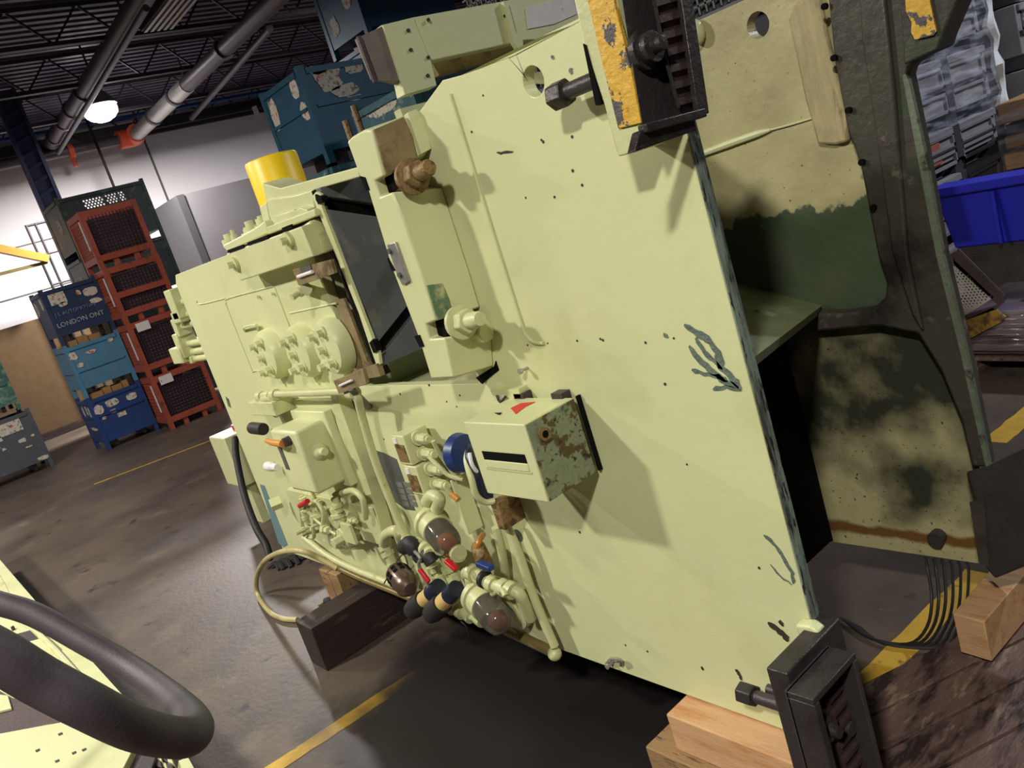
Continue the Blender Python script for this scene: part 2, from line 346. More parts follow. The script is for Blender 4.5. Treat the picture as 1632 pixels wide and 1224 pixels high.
cl = MB(); cl.box((-20, -6, 5.3), (6, 16, 5.4))
x = -17.4
while x < 5.5:
    cl.box((x, -6, 5.22), (x+.09, 16, 5.3)); x += .2
ceil = struct(cl.obj('ceiling', m_ceil, smooth=False))
def joist(x, zt=5.2, h=.42, step=.4):
    mb = MB(); mb.bar((x, -6, zt), (x, 16, zt), .09, .06); mb.bar((x, -6, zt-h), (x, 16, zt-h), .09, .05); y = -6; k = 0
    while y < 15.5:
        mb.bar((x, y, zt-h*(k % 2)), (x, y+step, zt-h*((k+1) % 2)), .025); y += step; k += 1
    return mb.obj('joist', m_joist, ceil, smooth=False)
for xx in (-17.0, -15.0, -13.0, -11.0, -9.0, -7.0, -5.0, -3.0, -1.0): joist(xx)
# girder along x, over the left
# overhead pipes ----------------------------------------------------
def couple(mb, p, q, ts, r, wdt=.09):
    p, q = V(p), V(q); d = (q-p).normalized()
    for t in ts: c = p+(q-p)*t; mb.cyl(c-d*wdt/2, c+d*wdt/2, r, n=14)
a = XP(212, 219, -16.8); yp, zp = a.y, a.z
t = thing('sprinkler_main', a, 'large silver pipe running overhead toward the camera from an orange elbow on the white wall', 'pipe')
e = V((-6, yp+.15, zp+.12))
md_ = a+(e-a)*.30
MB().cyl(a, md_, .13, n=18).obj('pipe', m_galv, t, 'bright silver section')
MB().cyl(md_, e, .12, n=18).obj('pipe', m_dpipe, t)
for ts_ in (.13, .24, .45): mb = MB(); couple(mb, a, e, (ts_,), .15); mb.obj('coupling', m_dpipe, t)
for ts_ in (.3, .6, .9): c = a+(e-a)*ts_; MB().cyl(c, (c.x, c.y, 5.25), .015, n=6).obj('hanger_rod', m_dpipe, t)
MB().tube([a+V((.28, 0, .02)), a+V((.02, 0, 0)), a+V((0, -.28, 0))], .17, n=16).obj('elbow', m_couple, t, 'orange-red elbow')
mb = MB(); b2 = V((a.x, -5.8, a.z-.1)); mb.cyl(a+V((0, -.25, 0)), b2, .095); mb.obj('wall_pipe', m_dpipe, t)
for yy in (a.y-1.2, a.y-2.9, a.y-3.4):
    mb = MB(); mb.cyl((a.x, yy, a.z-.02), (a.x, yy+.09, a.z-.02), .125, n=14); mb.cyl((a.x, yy+.04, a.z-.02), (a.x, yy+.04, a.z-.3), .04, n=8); mb.obj('branch_fitting', m_couple, t, 'orange-red branch fitting')
t = thing('air_duct', XP(82, 228, -16.6), 'long dull grey pipe overhead left of the lit lamp', 'pipe')
p = XP(82, 228, -16.6); q = ZP(236, -20, 4.72)
MB().cyl(p, q, .12, n=16).obj('pipe', m_dpipe, t)
for ts_ in (.06, .2, .31, .45): mb = MB(); couple(mb, p, q, (ts_,), .145); mb.obj('coupling', m_dpipe, t)
for ts_ in (.25, .55, .85): c = p+(q-p)*ts_; MB().cyl(c, (c.x, c.y, 5.25), .015, n=6).obj('hanger_rod', m_dpipe, t)
MB().cyl(p+V((.1, .02, -.2)), q+V((0, -.1, -.2)), .04, n=10).obj('side_conduit', m_dpipe, t, 'thin conduit beside the pipe')
p = XP(305, 188, -16.6); q = ZP(430, 45, 4.7)
t = thing('conduit', p, 'thin grey conduit overhead right of the silver pipe, above the grey booth', 'pipe')
MB().cyl(p, q, .055, n=10).obj('pipe', m_dpipe, t)
for ts_ in (.3, .7): c = p+(q-p)*ts_; MB().cyl(c, (c.x, c.y, 5.25), .012, n=6).obj('hanger_rod', m_dpipe, t)
p = XP(20, 288, -16.9); q = V((p.x, 9, 4.1))
tag(MB().bar((-17.3, -5.5, 4.86), (-17.3, 15, 4.86), .1, .28).obj('wall_beam', m_joist), 'dark horizontal beam across the top of the white wall', 'beam')
tag(MB().bar((-16.6, .5, 4.98), (-16.6, 9.5, 4.98), .14, .05).obj('cable_tray', m_blue), 'thin blue rail on the ceiling behind the lit lamp', 'rail')
# lamp in view ---------------------------------------------------------
def bay_lamp(loc, label, grp=None):
    c = V(loc); t = thing('bay_lamp', c, label, 'lamp', grp)
    MB().lathe(c+V((0, 0, -.02)), EZ, [(0, .28), (.05, .27), (.18, .18), (.26, .1), (.30, .1), (.42, .07), (.43, .02)], 24).obj('housing', m_lampm, t)
    MB().lathe(c+V((0, 0, -.03)), -EZ, [(0, .25), (.05, .26), (.12, .24), (.18, .18), (.22, .09), (.225, 0)], 24).obj('lens', m_lens, t)
    MB().cyl(c+V((0, 0, .4)), (c.x, c.y, 5.25), .015, n=8).obj('hanger', m_lampm, t)
bay_lamp(XP(161, 178, -14.3)+V((0, 0, .1)), 'round glowing high-bay lamp hanging before the white wall')
t = thing('strip_fixture', ZP(275, 12, 4.75), 'unlit pale ribbed fixture hanging near the top edge of the picture', 'lamp')
c = ZP(272, 12, 4.75)
MB().obox(c, (.62, 0, 0), (0, .2, 0), (0, 0, .04)).obj('tray', m_boothd, t)
for k in range(5): MB().obox(c+V((0, -.16+.08*k, -.05)), (.6, 0, 0), (0, .02, 0), (0, 0, .015)).obj('tube', m_galv, t)
p, q = XP(140, 196, -16.0), XP(184, 300, -16.0)
tag(MB().cyl((p.x, p.y, 5.2), (q.x, p.y, 0), .025, n=8).obj('drop_cable', m_void), 'thin dark cable dropping vertically in front of the white wall', 'cable')
tg = [XP(*q, -16.6) for q in ((401, 171), (408, 168), (415, 185), (408, 189))]
tag(MB().prism(tg, (.01, 0, 0)).obj('wall_tag', m_paper), 'small white tag high on the wall left of the teal crates', 'tag')
# rack post, scaffold, jib, board, booth --------------------------------
t = thing('rack_upright', (-14.3, 2.9, 0), 'tall navy blue rack upright with rows of holes, at the left edge', 'rack')
yc = XP(66, 290, -14.3).y
mb = MB()
for s_ in (-1, 1): mb.box((-14.34, yc+s_*.14-.025, 0), (-14.24, yc+s_*.14+.025, 5.2))
mb.box((-14.34, yc-.14, 0), (-14.31, yc+.14, 5.2)); mb.obj('post', m_rack, t)
mb = MB(); z = .4
while z < 5.0: mb.bar((-14.28, yc-.12, z), (-14.28, yc+.12, z+.09), .03, .05); z += .2
mb.obj('lacing', m_rack, t)
t = thing('scaffold_frame', XP(60, 440, -15.6), 'thin black ladder-like frame standing between rack upright and crates', 'ladder')
pa, pb = XP(41, 359, -15.6), XP(50, 357, -15.6)
for yy in (pa.y, pa.y+.14, pa.y+.75): MB().cyl((-15.6, yy, 0), (-15.6, yy, pa.z), .022, n=8).obj('rail', m_black, t)
for k in range(5): MB().cyl((-15.6, pa.y, pa.z-.02-.5*k), (-15.6, pa.y+.75, pa.z-.02-.5*k), .02, n=8).obj('rung', m_black, t)
t = thing('jib_arm', XP(0, 400, -15.4), 'orange-yellow angled beam on the white wall at the left edge', 'beam')
MB().bar(XP(-60, 384, -15.4), XP(77, 413, -15.4), .16, .12).obj('arm', m_beam, t)
MB().bar(XP(-60, 452, -15.4), XP(75, 418, -15.4), .05, .05).obj('tie_rod', m_pipeb, t)
b0 = XP(0, 524, -15.9)
t = tag(MB().box((-15.95, 1.0, .12), (-15.9, 3.4, 1.95)).obj('brown_board', m_ply, bev=.005), 'tall brown board leaning against the white wall left of the blue crates', 'board')
sk = tag(MB().box((-15.9, 1.0, 0), (-15.84, 3.4, .12)).obj('timber_curb', m_wooddark), 'dark timber lying along the foot of the brown board', 'timber')
c0 = XP(283, 312, -14.9); c1 = XP(256, 328, -15.7)
t = thing('booth', (-15.3, c0.y+2, 0), 'plain grey sheet-metal booth standing right of the dark green containers', 'booth')
MB().box((-16.4, c0.y, 0), (-14.9, c0.y+5, c0.z)).obj('panel', m_booth, t)
MB().box((-16.42, c0.y-.03, 0), (-14.88, c0.y+.1, c0.z+.005)).obj('shaded_side', m_boothd, t, 'booth side darkened for shade')  # dark sheet over the booth side, its shade put into the colour
# ================================================================== CRATES
def sheet_crate(name, w_, d_, h, m, label, leg=.12, rib=None, stickers=(), side_st=(), perf=False, load=None, post=.05, group=None):
    """steel container: front faces +x; width along y (0..w), depth toward -x, bottom at z=0"""
    t = thing(name, (0, 0, 0), label, 'crate', group or ('dark green containers behind the orange cages' if name == 'tall_container' else 'stacked steel crates')); PARENT_LOC[t.name] = V((0, 0, 0))
    for (a, b) in ((0, 0), (0, 1), (1, 0), (1, 1)):
        x0 = -d_*a - (0 if a == 0 else -post); y0 = b*(w_-post)
        MB().box((x0-post, y0, 0), (x0, y0+post, h+.03)).obj('post', m, t)
    zb = leg
    def panel(lo, hi): return MB().box(lo, hi).obj('side_panel', m, t)
    if perf:
        zc = h-.3
        MB().box((-.02, post, zb), (-.005, w_-post, zc)).obj('side_panel', m, t)
        hl = []
        for i in range(2):
            for r_ in range(4):
                for k in range(6):
                    y = w_*.28+i*w_*.25+k*w_*.036+(r_ % 2)*w_*.018; hl.append(circ((-.005, y, h-.1-.035*r_), EY, EZ, w_*.012, 6))
        MB().plate([(-.005, post, zc), (-.005, w_-post, zc), (-.005, w_-post, h), (-.005, post, h)], hl, (-.012, 0, 0)).obj('perforated_panel', m, t, smooth=False)
    else:
        panel((-.02, post, zb), (-.005, w_-post, h-.02))
    panel((-d_+.005, post, zb), (-d_+.02, w_-post, h-.02 if not perf else zb+.35)); panel((-d_+post, .005, zb), (-post, .02, h-.02)); panel((-d_+post, w_-.02, zb), (-post, w_-.005, h-.02))
    MB().box((-d_+.01, .01, zb), (-.01, w_-.01, zb+.03)).obj('deck', m, t)
    if rib:
        for z in rib:
            MB().box((-.004, post, z*h-.014), (.014, w_-post, z*h+.014)).obj('rib', m, t)
            MB().box((-d_+post, -.012, z*h-.014), (-post, .006, z*h+.014)).obj('rib', m, t)
    mb = MB(); mb.box((-.02, post, h-.05), (.012, w_-post, h)); mb.box((-d_+post, -.012, h-.05), (-post, .02, h)); mb.obj('top_rail', m, t)
    MB().box((-d_+.1, w_*.2, .02), (-.1, w_*.26, leg)).obj('skid', m_black, t); MB().box((-d_+.1, w_*.74, .02), (-.1, w_*.8, leg)).obj('skid', m_black, t)
    def st(pts, face):
        n = len(pts)
        MB().prism(pts, (.003, 0, 0) if face == 0 else (0, -.003, 0)).obj('sticker', m_torn, t, smooth=False)
    for (u, v, uw, vh, jag) in stickers:
        pts = blob(u*w_, v*h, uw*w_, vh*h, jag); st([(.001, a, b) for a, b in pts], 0)
    for (u, v, uw, vh, jag) in side_st:
        pts = blob(-u*d_, v*h, uw*d_, vh*h, jag); st([(a, .0045, b) for a, b in pts], 1)
    if load:
        yb = .06; k = 0
        for wd in load:
            MB().box((-.34, yb, zb+.03), (-.04, yb+wd*w_-.01, h+.07+.02*(k % 2))).obj('carton', m_card, t); yb += wd*w_; k += 1
    return t
def blob(cx, cz, wd, ht, jag):
    if jag <= 0: return [(cx-wd/2, cz-ht/2), (cx+wd/2, cz-ht/2), (cx+wd/2, cz+ht/2), (cx-wd/2, cz+ht/2)]
    n = 12; out = []
    for i in range(n):
        a = 2*PI*i/n; ca, sa = math.cos(a), math.sin(a); k = max(abs(ca), abs(sa)); r = random.uniform(1-jag, 1)
        out.append((cx+wd/2*ca/k*r, cz+ht/2*sa/k*r))
    return out
def put(t, loc, rz=0): t.location = loc; t.rotation_euler = (0, 0, rz); return t
J = .35
# navy / pale blue / royal blue stack
st = [(.25, .82, .28, .2, 0), (.3, .7, .2, .1, J), (.62, .82, .1, .1, J), (.82, .78, .26, .16, .1), (.85, .6, .25, .1, J)]
cr = sheet_crate('steel_crate', .69, .72, .71, m_navyc, 'navy steel crate lettered in faded white, topmost of the blue stack', stickers=st, side_st=[(.25, .8, .16, .22, .1), (.8, .75, .3, .3, J)])
def letters(txt, size, loc, parent, m, name='lettering'):
    cu = bpy.data.curves.new(name, 'FONT'); cu.body = txt; cu.size = size; cu.extrude = .002; cu.align_x = 'CENTER'; cu.resolution_u = 2
    to = bpy.data.objects.new(name+'_src', cu); COL.objects.link(to); bpy.context.view_layer.update()
    me = bpy.data.meshes.new_from_object(to.evaluated_get(bpy.context.evaluated_depsgraph_get())); bpy.data.objects.remove(to)
    me.transform(Matrix.Translation(loc) @ Matrix(((0, 0, 1), (1, 0, 0), (0, 1, 0))).to_4x4()); me.materials.clear(); me.materials.append(m)
    o = bpy.data.objects.new(name, me); COL.objects.link(o); adopt(o, parent); return o
m_fade = mat('faded_white_lettering', srgb(176, 186, 190), .7, var=.1, bump=0, chips=[(srgb(60, 72, 100), 30, .55, .62)])
m_fade2 = mat('faded_blue_lettering', srgb(122, 146, 176), .7, var=.1, bump=0, chips=[(srgb(50, 62, 94), 30, .5, .6)])
letters('J L AUTOMOTIVE', .066, (.003, .32, .37), cr, m_fade2); letters('LONDON ONT', .084, (.003, .33, .23), cr, m_fade)
put(cr, (-11.8, 2.1, 1.44))
cr = sheet_crate('steel_crate', .69, .72, .68, m_sky, 'pale blue steel crate with a cross rib, middle of the blue stack', rib=(.52,), stickers=[(.1, .82, .16, .16, J), (.42, .8, .2, .07, J), (.82, .9, .12, .1, J), (.16, .62, .12, .1, J)], load=(.2, .2, .22))
put(cr, (-11.8, 2.1, .725))
cr = sheet_crate('steel_crate', .69, .72, .69, m_royal, 'royal blue steel crate on the floor, bottom of the blue stack', rib=(.66,), leg=.1,
                 stickers=[(.14, .78, .2, .2, J), (.4, .82, .26, .15, .2), (.36, .66, .1, .07, 0), (.76, .8, .2, .13, .1), (.48, .55, .16, .08, 0), (.17, .6, .1, .06, J)],
                 side_st=[(.7, .78, .14, .24, J), (.4, .8, .1, .2, J), (.2, .75, .12, .3, J), (.4, .42, .6, .07, J)], load=(.26, .16, .2, .12))
put(cr, (-11.8, 2.1, 0))
# grey stack, cut by the left edge
g0 = ZP(88, 742)
cr = sheet_crate('steel_crate', .9, .8, .8, m_gcrate, 'dark grey steel crate with white stickers, on the floor at the left edge', leg=.12,
                 stickers=[(.66, .84, .34, .2, 0), (.36, .82, .2, .15, .2), (.5, .72, .08, .1, J), (.75, .58, .14, .08, J), (.9, .6, .06, .05, J), (.8, .45, .1, .03, J), (.9, .2, .18, .08, J), (.5, .55, .06, .05, J)])
put(cr, (g0.x, g0.y-.9, 0))
cr = sheet_crate('steel_crate', .8, .8, .74, m_tcrate, 'flaking teal-green steel crate stacked on the dark grey one at the left edge', leg=.1, rib=(.5,))
put(cr, (g0.x-.1, g0.y-.86, .84))
# dark green containers behind the orange stack
for k, lb in enumerate(('bottom', 'second from bottom', 'third from bottom', 'topmost')):
    cr = sheet_crate('tall_container', 1.26, 1.0, .82, m_dkgreen, 'dark green steel container behind the orange cages, %s of its stack%s' % (lb, ', with punched holes' if k == 3 else ''), perf=(k == 3), leg=.08,
                     side_st=[(.4, .6, .3, .3, J)] if k > 1 else ())
    put(cr, (-13.2, 3.03, .85*k))
# orange mesh cages
def mesh_panel(mb, o, u, v, W, H, step, r=.004):
    o, u, v = V(o), V(u), V(v); n = int(W/step)
    for i in range(1, n+1): p = o+u*(W*i/(n+1)); mb.bar(p, p+v*H, r*2)
    n = int(H/step)
    for i in range(1, n+1): p = o+v*(H*i/(n+1)); mb.bar(p, p+u*W, r*2)
def cage(label, short=False, tagp=True, h=.73, w_=.72, d_=.7):
    t = thing('mesh_cage', (0, 0, 0), label, 'crate', 'orange mesh cages in one stack'); PARENT_LOC[t.name] = V((0, 0, 0)); post = .06
    for (a, b) in ((0, 0), (0, 1), (1, 0), (1, 1)):
        x0 = -d_*a+(post if a else 0); y0 = b*(w_-post); MB().box((x0-post, y0, 0), (x0, y0+post, h)).obj('post', m_oran, t)
    zs = [.12, h-.05] + ([.36] if short else [])
    for z in zs:
        MB().box((-.04, post, z-.03), (-.002, w_-post, z+.045)).obj('rail', m_oran, t); MB().box((-d_+post, .002, z-.03), (-post, .04, z+.045)).obj('rail', m_oran, t)
        MB().box((-d_, post, z-.03), (-d_+.04, w_-post, z+.045)).obj('rail', m_oran, t); MB().box((-d_+post, w_-.04, z-.03), (-post, w_-.002, z+.045)).obj('rail', m_oran, t)
    mb = MB(); mesh_panel(mb, (-.02, post, .15), EY, EZ, w_-2*post, h-.23, .045, .005); mb.obj('front_mesh', m_wire, t, smooth=False, kind='stuff')
    mb = MB(); mesh_panel(mb, (-post, .02, .15), -EX, EZ, d_-2*post, h-.23, .05, .006); mb.obj('side_mesh', m_oran, t, smooth=False, kind='stuff')
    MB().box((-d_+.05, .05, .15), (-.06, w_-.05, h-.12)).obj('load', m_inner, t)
    MB().box((-.08, .2, .0), (-.02, .26, .1)).obj('foot', m_oran, t); MB().box((-.08, .46, .0), (-.02, .52, .1)).obj('foot', m_oran, t)
    MB().box((-.14, -.004, .25), (-.09, .003, .62)).obj('label_strip', m_paper, t, smooth=False)
    if tagp: MB().box((-.002, .10, h-.14), (.003, .27, h-.03)).obj('label_card', m_paper, t, smooth=False)
    return t
names = ('orange-red mesh cage on the floor, bottom of the orange stack', 'orange-red mesh cage, second up in the orange stack', 'orange-red mesh cage with a middle rail, third up in the orange stack', 'orange-red mesh cage, topmost of the orange stack')
for k in range(4): put(cage(names[k], short=(k == 2), tagp=(k < 2)), (-11.3, 2.8-.01*k, .73*k))
# big teal crates beyond the press
big = dict(w_=1.35, d_=1.1, h=1.02)
def col_stack(x, y, z0, n, labels, mts, **kw):
    for k in range(n):
        m, sts, sds, rb = mts[k]
        cr = sheet_crate('steel_crate', kw.get('w', 1.35), kw.get('d', .9), kw.get('h', .88), m, labels[k], leg=.14, rib=rb, stickers=sts, side_st=sds, post=.07)
        put(cr, (x, y, z0+k*kw.get('h', .88)))
S1 = [(.2, .86, .24, .28, J), (.3, .72, .26, .14, J), (.42, .92, .16, .12, .15), (.6, .96, .1, .08, J), (.14, .96, .16, .1, J), (.35, .62, .16, .06, J), (.72, .94, .2, .1, J)]
S2 = [(.25, .9, .12, .18, .1), (.7, .78, .2, .26, J)]
col_stack(-7.0, 3.92, -.36, 4, ['teal crate on the floor behind the press', 'teal crate second from the floor behind the press', 'grey-teal crate with flaked stickers, right under the teal one behind the yellow cylinder', 'teal-blue crate with torn stickers, topmost of the stack behind the yellow cylinder'],
          [(m_teal, (), (), None), (m_teal, (), (), None), (m_teal2, [(.25, .7, .1, .3, J), (.5, .7, .12, .3, J)], (), (.5,)), (m_teal, S1, [(.2, .86, .16, .2, .1), (.15, .62, .2, .2, J), (.8, .75, .2, .36, J)], (.62,))])
col_stack(-8.4, 5.72, .05, 5, ['navy-teal crate on the floor of the tallest stack', 'navy-teal crate second up in the tallest stack', 'navy-teal crate third up in the tallest stack', 'navy-teal crate fourth up in the tallest stack', 'navy-blue crate with white labels, top of the tallest stack at the upper edge'],
          [(m_royal, (), (), None)]*3+[(m_teal, S1, (), None), (m_navyc if False else m_teal, S2, [(.25, .62, .2, .3, .1), (.7, .4, .2, .3, J)], None)], h=.9)
col_stack(-5.2, 3.75, .02, 3, ['teal crate on the floor close behind the press', 'teal crate second up close behind the press', 'grey-blue crate with chipped rim, top of the stack just behind the ram'],
          [(m_teal, (), (), None), (m_teal, (), (), None), (m_teal2, [(.5, .9, .5, .05, J)], [(.5, .9, .5, .08, J)], None)], h=.84)
for k, (px, py, pz) in enumerate(((550, 192, 232), (563, 168, 215))):
    a = XP(px, py, -4.4-.4*k); tag(MB().cyl(a, (a.x, a.y, 0), .02, n=8).obj('stake_post', m_rusty), ('short' if k == 0 else 'taller') + ' thin rusty post end rising behind the ram', 'post', 'rusty post ends behind the ram')
# ================================================================== THE PRESS (one thing, bolted together, lying on its back on timbers)
PR = thing('stamping_press', (-2.5, 1.7, .25), 'large cream machine press lying on its back on timber blocks, filling the picture', 'machine')
def P(mb, name, m, label=None, bev=0, parent=None, smooth=None, kind=None): return mb.obj(name, m, parent or PR, label, bev, smooth, kind)
def flat(pts, d, th, name, m, label=None, bev=0, parent=None, toward=False):
    """outline on the plane d in front of the near face, thickened away from (or toward) the viewer side"""
    return P(MB().prism(Fs(pts, d), (0, -th if toward else th, 0)), name, m, label, bev, parent)
# near side plate, with round holes through it
TH = .035
zt1, zt2, zb = 1.694, 1.862, .245
hole = F(850, 130); hole2 = F(826, 853)
outer = [V((-4.06, Y0, zb)), V((-1.0, Y0, zb)), V((-1.0, Y0, zt2)), V((-1.40, Y0, zt2)), F(822, 87), F(735, 120), F(705, 128), F(672, 173), F(655, 190), V((-1.87, Y0, 1.84)), V((-1.90, Y0, 1.12)), V((-2.60, Y0, 1.12)), V((-2.60, Y0, zt1)), V((-4.02, Y0, zt1)), V((-4.06, Y0, zt1-.04))]
P(MB().plate(outer, [circ(hole, EX, EZ, .032, 24)], (0, TH, 0)), 'side_plate', m_cream, smooth=False, bev=.004)
P(MB().box((-1.003, Y0+.002, zb), (-.997, Y0+TH-.003, zt2)), 'plate_edge', m_edge, 'worn pale green plate edge with black chips')
# raised lip of the thicker frame plate
lip = Fs([(717, 150), (757, 279), (797, 408), (830, 512), (838, 533), (850, 545), (866, 547)], .003)
P(MB().tube(lip, .0045, n=8), 'weld_lip', m_cream, 'fine raised lip')
# crown body behind the plate and cross members
P(MB().box((-4.06, Y0+TH, zb), (-2.62, Y1-.05, zt1)), 'crown_body', m_cream, bev=.006)
P(MB().box((-2.62, Y0+TH, zb), (-1.95, Y1-.05, 1.08)), 'throat_body', m_creamd)
P(MB().box((-1.95, Y0+TH, 1.02), (-1.86, Y1-.05, 1.80)), 'cross_wall', m_hub)
P(MB().box((-1.86, Y0+TH, zb), (-1.78, Y1-.05, 1.02)), 'cross_wall', m_void)
# far side plate, hole and features
fo = [V((-4.06, Y1, zb)), V((-.985, Y1, zb)), V((-.985, Y1, 1.882)), V((-1.9, Y1, 1.882)), V((-1.95, Y1, 1.2)), V((-4.06, Y1, 1.2))]
P(MB().plate(fo, [circ(G(1208, 40), EX, EZ, .034, 24)], (0, .04, 0)), 'far_plate', m_far, 'far side plate, cream over old green', smooth=False)
rimpts = [(1308, -110), (1328, 90), (1348, 200), (1371, 267), (1398, 408), (1412, 448), (1410, 474), (1390, 493), (1345, 500), (1260, 500), (1180, 500), (1180, 540), (1310, 528), (1400, 520), (1462, 532), (1498, 590), (1530, 668), (1548, 745), (1576, 745), (1538, 560), (1501, 408), (1470, 235), (1447, 122), (1451, 106), (1470, 92), (1497, 78), (1497, 62), (1480, -40), (1470, -110)]
P(MB().prism(Gs(rimpts, .05), (0, .05, 0)), 'frame_rim', m_rim, 'dark oily cast frame around the bays', bev=.008)
P(MB().prism(Gs([(1398, -110), (1425, 150), (1436, 290), (1446, 408), (1470, 530), (1452, 500), (1420, 400), (1400, 250), (1372, 60), (1365, -110)], .065), (0, .02, 0)), 'raised_ridge', m_rim, bev=.006)
P(MB().prism(Gs([(1443, 118), (1448, 128), (1475, 250), (1503, 408), (1540, 560), (1578, 745), (1571, 745), (1530, 560), (1492, 408), (1462, 250), (1438, 120)], .052), (0, .015, 0)), 'rim_edge', mat('dull_green_grey_edge', srgb(104, 112, 94), .5, var=.2, vscale=12, bump=.3, chips=[(srgb(60, 56, 46), 12, .56, .64)]), 'pale worn outer edge')
P(MB().prism(Gs([(1255, 34), (1264, 8), (1290, -10), (1306, 0), (1318, 60), (1336, 130), (1353, 195), (1352, 226), (1330, 232), (1302, 230), (1294, 200), (1280, 150), (1268, 90)], .02), (0, .02, 0)), 'wear_pad', mat('scuffed_pad', srgb(170, 156, 116), .5, var=.15, vscale=14, bump=.3, stretch=(4, 1, .8), chips=[(srgb(104, 86, 58), 9, .56, .68)]), 'rounded scuffed cream-brown pad', bev=.008)
P(MB().tube(Gs([(1112, 248, .006), (1160, 230, .006), (1205, 214, .006), (1228, 207, .005)]), [.009, .011, .01, .004], n=8, sub=3), 'weld_seam', m_cream, 'pale raised weld')
P(MB().tube(Gs([(1228, 207, .004), (1262, 198, .004), (1296, 188, .004)]), [.003, .003, .002], n=6, sub=3), 'weld_seam', m_cream)
for k in range(5):
    q = [(1331, 92), (1354, 175), (1375, 258), (1393, 330), (1316, 10)][k]; c = G(*q, .052)
    P(MB().cyl(c, c+V((0, -.01, 0)), .008, n=10), 'stud', m_void)
# ledge plate between the side plates
A_, B_, C_ = G(1310, 487), G(1150, 444), F(1200, 571, -.045)
ln_ = (B_-A_).cross(C_-A_).normalized(); ln_ = ln_ if ln_.z > 0 else -ln_
def LP(px, py):
    r = RW @ _cd(px, py); return EYE+r*((A_-EYE).dot(ln_)/r.dot(ln_))
lu = (B_-A_).normalized(); lv = ln_.cross(lu)
P(MB().plate([A_, C_, C_+(B_-A_), B_], [circ(LP(1221, 499), lu, lv, .032, 20)], ln_*-.025), 'ledge_plate', m_shelf, 'worn green ledge plate with a round hole', smooth=False)
P(MB().box((-1.50, Y0+TH+.01, .26), (-1.47, Y1-.01, .97)), 'inner_shade_wall', m_void)  # black wall added for the shade at the left of the lower bay
P(MB().box((-1.45, Y0+TH, .26), (-1.30, Y0+TH+.16, .36)), 'inner_foot', m_hub, 'dark green inner foot', bev=.03)
c = G(1497, 853, .0); P(MB().cyl(c+V((0, -.03, 0)), c+V((0, .001, 0)), .022, n=18), 'drain_boss', m_black, 'dark round boss')
# lower far foot bracket
t_ = PR
P(MB().quadloft(Gs([(1540, 752), (1576, 742), (1632, 715), (1700, 690), (1700, 900), (1632, 903), (1586, 922), (1572, 905), (1556, 810)], .14), Gs([(1540, 752), (1576, 742), (1632, 715), (1700, 690), (1700, 900), (1632, 903), (1586, 922), (1572, 905), (1556, 810)], .0)), 'foot_bracket', m_black, 'black foot bracket at the far lower corner', bev=.006)
P(MB().quadloft(Gs([(1545, 800), (1568, 795), (1576, 905), (1560, 897)], .15), Gs([(1545, 800), (1568, 795), (1576, 905), (1560, 897)], .1)), 'bracket_web', m_rim)
# upper far foot bracket with yellow paint
P(MB().prism(Gs([(1425, -80), (1560, -80), (1500, 60), (1494, 80), (1440, 104), (1436, 40)], .09), (0, .09, 0)), 'foot_bracket', m_rim, 'dark foot bracket at the far upper corner', bev=.005)
P(MB().prism(Gs([(1440, -40), (1478, -40), (1482, 5), (1492, 50), (1488, 56), (1458, 63), (1452, 52), (1453, 36), (1444, 18)], .098), (0, .006, 0)), 'yellow_patch', m_yel, 'yellow-painted patch')
# upper near foot bracket ------------------------------------------------
xb = -.93
def Xs(pts, x): return [XP(p[0], p[1], x) for p in pts]
B1 = [(898, -60), (915, 0), (930, 70), (962, 165), (985, 250), (1012, 243), (1024, 205), (1000, 110), (982, 0), (968, -60)]
P(MB().prism(Fs(B1, .10), (0, .1, 0)), 'foot_flange', m_creamd, 'cream-edged foot flange', bev=.003)
Y2 = [(925, -60), (936, 0), (957, 90), (985, 205), (1022, 196), (1005, 110), (980, 10), (968, -60)]
P(MB().prism(Fs(Y2, .105), (0, .01, 0)), 'yellow_face', m_yel, 'chipped yellow-painted face', bev=.001)
# open cavity of the bracket: back sheet, front lip, bottom, ribs
def bracket(front_pts, back_pts, ribs_l, ribs_r, weld, nut, slab, lipm):
    g = P(MB().quadloft(Xs(front_pts, xb-.05), Xs(front_pts, xb-.075)), 'bracket_sheet', m_black, 'black open bracket', bev=.002)
    P(MB().quadloft(Xs(back_pts, xb-.03), Xs(back_pts, xb-.06)), 'rib_plate', m_ribm, 'brown-black ribbed plate', parent=g)
    n = 9
    for i in range(n):
        t = (i+.5)/n
        a = V((ribs_l[0][0]*(1-t)+ribs_l[1][0]*t, ribs_l[0][1]*(1-t)+ribs_l[1][1]*t, 0)); b = V((ribs_r[0][0]*(1-t)+ribs_r[1][0]*t, ribs_r[0][1]*(1-t)+ribs_r[1][1]*t, 0))
        P(MB().bar(XP(a.x, a.y, xb-.026), XP(b.x, b.y, xb-.026), .008, .012), 'rib', m_ribm, parent=g)
    P(MB().tube(Xs(weld, xb-.026), .0035, n=6), 'weld_bead', m_steel, parent=g)
    P(MB().prism(Xs(slab, xb-.02), (-.02, 0, 0)), 'end_slab', m_steel, parent=g, bev=.003)
    c = XP(nut[0], nut[1], xb-.05)
    P(MB().lathe(c, EX, [(0, .034), (.012, .034), (.012, .026), (.03, .026), (.03, .014), (.05, .012), (.052, 0)], 20), 'nut', m_steel, parent=g)
    return g
